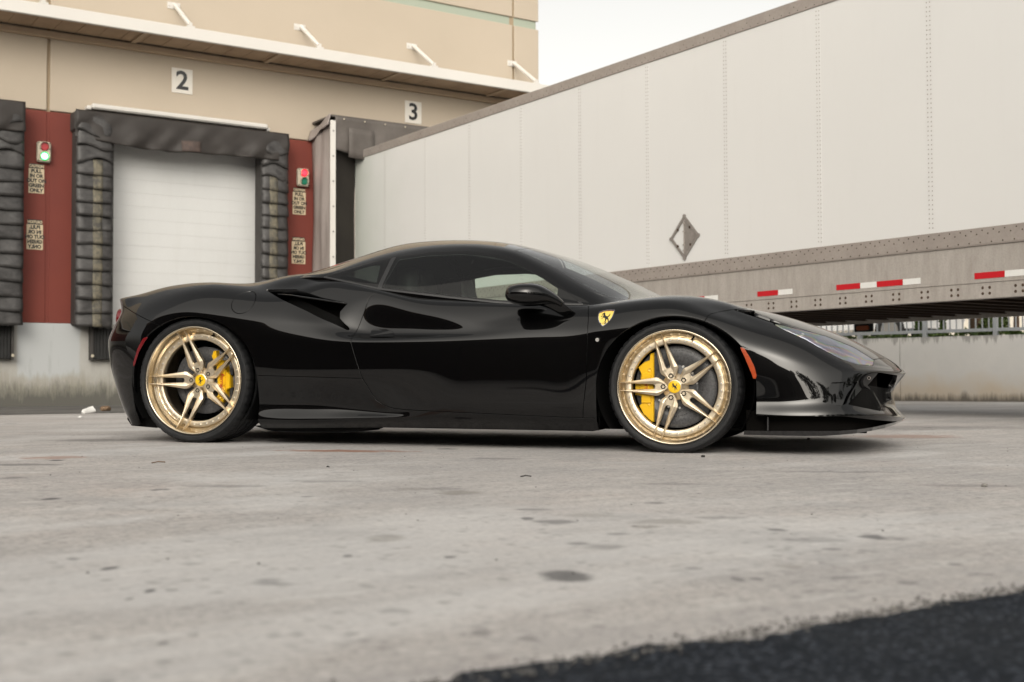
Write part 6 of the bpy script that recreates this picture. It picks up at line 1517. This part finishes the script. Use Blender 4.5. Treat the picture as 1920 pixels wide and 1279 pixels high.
# cabin
M_LEA = mottled('black_leather', (0.012, 0.012, 0.012), (0.02, 0.02, 0.02), 6, 0.5, 80, 0.1)
for s in (1, -1):
    se = MB()
    se.box((-1.42, s * .37 - .25, .16), (-.92, s * .37 + .25, .34), 0.05)
    st = empty('seat', (0, 0, 0)); st.parent = car
    se.build('cushion', M_LEA, st)
    g = MB(); P_ = [(-1.30, .24, .26), (-1.38, .26, .42), (-1.47, .25, .60), (-1.53, .22, .76), (-1.555, .16, .86), (-1.57, .13, .94), (-1.575, .10, .985)]
    vv = []
    for (x, hw_, z) in P_:
        for (dx__, yy) in ((.06, -1), (.02, -.55), (.02, .55), (.06, 1), (-.07, 1.0), (-.09, 0), (-.07, -1.0)): vv.append((x + dx__, s * .37 + yy * hw_, z))
    n2 = 7; f = [(j * n2 + i, j * n2 + (i + 1) % n2, (j + 1) * n2 + (i + 1) % n2, (j + 1) * n2 + i) for j in range(len(P_) - 1) for i in range(n2)] + [tuple(range(n2)), tuple((len(P_) - 1) * n2 + i for i in range(n2))]
    g.add(vv, f, True); g.build('backrest', M_LEA, st)
g = MB(); g.prism([(-.40, .30), (-.80, .30), (-.86, .48), (-.80, .655), (-.62, .705), (-.40, .725)], lambda u, v, d: (u, d, v), -.80, .80); g.build('dashboard', M_LEA, car)
g = MB(); tw = [Vector((-.98 + .055 * math.sin(a) , .37 + .18 * math.cos(a), .635 + .17 * math.sin(a))) for a in np.linspace(0, 2 * math.pi, 33)]; g.tube(tw, 0.016, 8, cap=False); g.tube([(-.86, .37, .58), (-.98, .37, .635)], 0.03, 8); g.build('steering_wheel', M_LEA, car)
g = MB(); g.prism([(-.74, .12), (.74, .12), (.765, .84), (.62, 1.0), (.50, 1.055), (.28, 1.11), (-.28, 1.11), (-.50, 1.055), (-.62, 1.0), (-.765, .84)], lambda u, v, d: (d, u, v), -1.665, -1.645); g.build('rear_bulkhead', M_FLAT, car)
# tail lamps and rear details
for s in (1, -1):
    for (w_, x_) in ((.70, -3.288), (.545, -3.365)):
        g = MB(); n = 24; c = Vector((x_, -w_ * s, .70)); ax = Vector((-.90, -.40 * s, .05)).normalized(); a1 = ax.orthogonal().normalized(); a2 = ax.cross(a1)
        rr_ = [(-.06, .060), (.012, .060), (.020, .050), (.022, .0)]
        v = [c + ax * h_ + (a1 * math.cos(2 * math.pi * i / n) + a2 * math.sin(2 * math.pi * i / n)) * q_ for h_, q_ in rr_ for i in range(n)]
        g.add(v, [(j * n + i, j * n + (i + 1) % n, (j + 1) * n + (i + 1) % n, (j + 1) * n + i) for j in range(3) for i in range(n)], True); g.build('tail_lamp', M_REDL, rb_o[0 if s > 0 else 1])
    g = MB(); g.tube([(-3.30, -.42 * s, .30), (-3.42, -.42 * s, .30)], 0.055, 20); g.build('exhaust_tip', M_STEEL, rb_o[0 if s > 0 else 1])
# wiper
g = MB(); g.tube([(-.16, .10, .800), (-.30, .30, .855), (-.36, .42, .868)], [.006, .005, .004], 6); g.build('wiper', M_FLAT, car)
# ------------------------------------------------------------------ small things on the ground
def gpt(px, py): 
    x, y = gp(px, py); return x, y, gz(x, y)
x, y, z = gpt(164, 777)
cup = tag(empty('paper_cup', (x, y, z + 0.004), R(20)), 'crumpled white paper cup lying at the foot of the dock wall', 'cup')
g = MB(); n = 18; rr_ = random.Random(2); v = []
for j, (a, q) in enumerate(((-.06, .026), (-.035, .028), (0, .031), (.035, .035), (.062, .038))):
    for k in range(n):
        t_ = 2 * math.pi * k / n; d_ = 1 + .12 * math.sin(3 * t_ + j) + rr_.uniform(-.05, .05); v.append((a + .01 * math.sin(2 * t_), q * d_ * math.cos(t_), .036 + q * d_ * math.sin(t_) * .95 + .16 * (a + .06)))
g.add(v, [(j * n + k, j * n + (k + 1) % n, (j + 1) * n + (k + 1) % n, (j + 1) * n + k) for j in range(4) for k in range(n)] + [tuple(range(n))], True); g.build('wall', M_TAPEW, cup)
g = MB(); g.add([v[4 * n + k] for k in range(n)] + [(p[0] + .004, p[1] * 1.07, .036 + (p[2] - .036) * 1.05) for p in v[4 * n:]], [(k, (k + 1) % n, n + (k + 1) % n, n + k) for k in range(n)]); g.build('rim', M_TAPEW, cup)
def rock(px, py, r, label, m, group=None, cat='stone', name='stone', seed=1, flat=.6):
    x, y, z = gpt(px, py); bm = bmesh.new(); bmesh.ops.create_icosphere(bm, subdivisions=2, radius=r); q = random.Random(seed)
    for v in bm.verts: v.co *= 1 + q.uniform(-.16, .16); v.co.z *= flat
    g = MB(); bm.verts.index_update(); g.add([(p.co.x, p.co.y, p.co.z + r * flat * .8) for p in bm.verts], [[w.index for w in f.verts] for f in bm.faces], False); bm.free()
    o = g.build(name, m); o.location = (x, y, z); tag(o, label, cat, group); return o
M_ROCK = mottled('brown_stone', (0.22, 0.145, 0.09), (0.15, 0.10, 0.065), 25, 0.9, 80, 0.3); M_PEB = mottled('grey_pebble', (0.25, 0.24, 0.22), (0.15, 0.145, 0.14), 60, 0.9, 90, 0.2); M_BIT = mat('dark_bit', (0.03, 0.028, 0.026), 0.8)
rock(197, 769, .066, 'brown fist sized stone at the foot of the dock wall beside the cup', M_ROCK, seed=4)
rock(1846, 907, .012, 'small pale pebble on the concrete at the right edge', M_PEB, 'loose pebbles', 'pebble', 'pebble', 7)
rock(1318, 854, .010, 'dark pebble on the concrete just right of the front tyre', M_BIT, 'loose pebbles', 'pebble', 'pebble', 8)
rock(1516, 820, .010, 'dark pebble under the front splitter', M_BIT, 'loose pebbles', 'pebble', 'pebble', 9)
rock(1676, 1140, .007, 'pale pebble on the joint between concrete and asphalt', M_PEB, 'loose pebbles', 'pebble', 'pebble', 10)
rock(150, 783, .02, 'little white scrap stone in the gutter left of the cup', M_TAPEW, 'loose pebbles', 'pebble', 'pebble', 11)
for i, (px, py, L_, lab) in enumerate(((297, 873, .035, 'thin brown leaf stalk on the concrete below the rear wheel'), (615, 879, .018, 'short dark twig on the concrete below the door'), (986, 894, .02, 'small dry leaf bit below the front of the door'))):
    x, y, z = gpt(px, py); g = MB(); a = .4 + i; g.tube([(-L_ * math.cos(a), -L_ * math.sin(a), .003), (0, 0, .006), (L_ * math.cos(a), L_ * math.sin(a), .002)], .0022, 5); o = g.build('twig', M_ROCK if i == 0 else M_BIT); o.location = (x, y, z); tag(o, lab, 'twig', 'twigs on the concrete')
g = MB(); q = random.Random(12)
for i in range(700):
    x, y = q.uniform(-1.5, 11), q.uniform(1.6, 14); s_ = q.uniform(.0015, .004); z = gz(x, y); a = q.uniform(0, 6.28); ca, sa = math.cos(a) * s_, math.sin(a) * s_
    g.add([(x + ca, y + sa, z + .0005), (x - sa, y + ca, z + .0005), (x - ca, y - sa, z + .0005), (x + sa, y - ca, z + .0005), (x, y, z + s_ * .8)], [(0, 1, 4), (1, 2, 4), (2, 3, 4), (3, 0, 4)])
tag(g.build('grit', M_BIT), kind='stuff')
# ------------------------------------------------------------------ put each thing's origin at its own base
def rebase(root, base):
    T = Matrix.Translation(Vector(base)); root.matrix_world = T; Ti = T.inverted()
    for o in COL.objects:
        if o.parent == root: o.matrix_parent_inverse = Ti
rebase(bld, (4.3, YW, 0)); rebase(sh, (SX0, SY, 1.2)); rebase(tr, ((XT + XF) / 2, 9.8, 0)); rebase(fence, (A.x, A.y, WZ)); rebase(farb, tuple(q0.xy) + (WZ,))
for o in list(COL.objects):
    if o.name.startswith('dock_seal') and o.type == 'EMPTY': rebase(o, (3.6 if 'left edge' in o['label'] else 4.86, YW, 1.2))
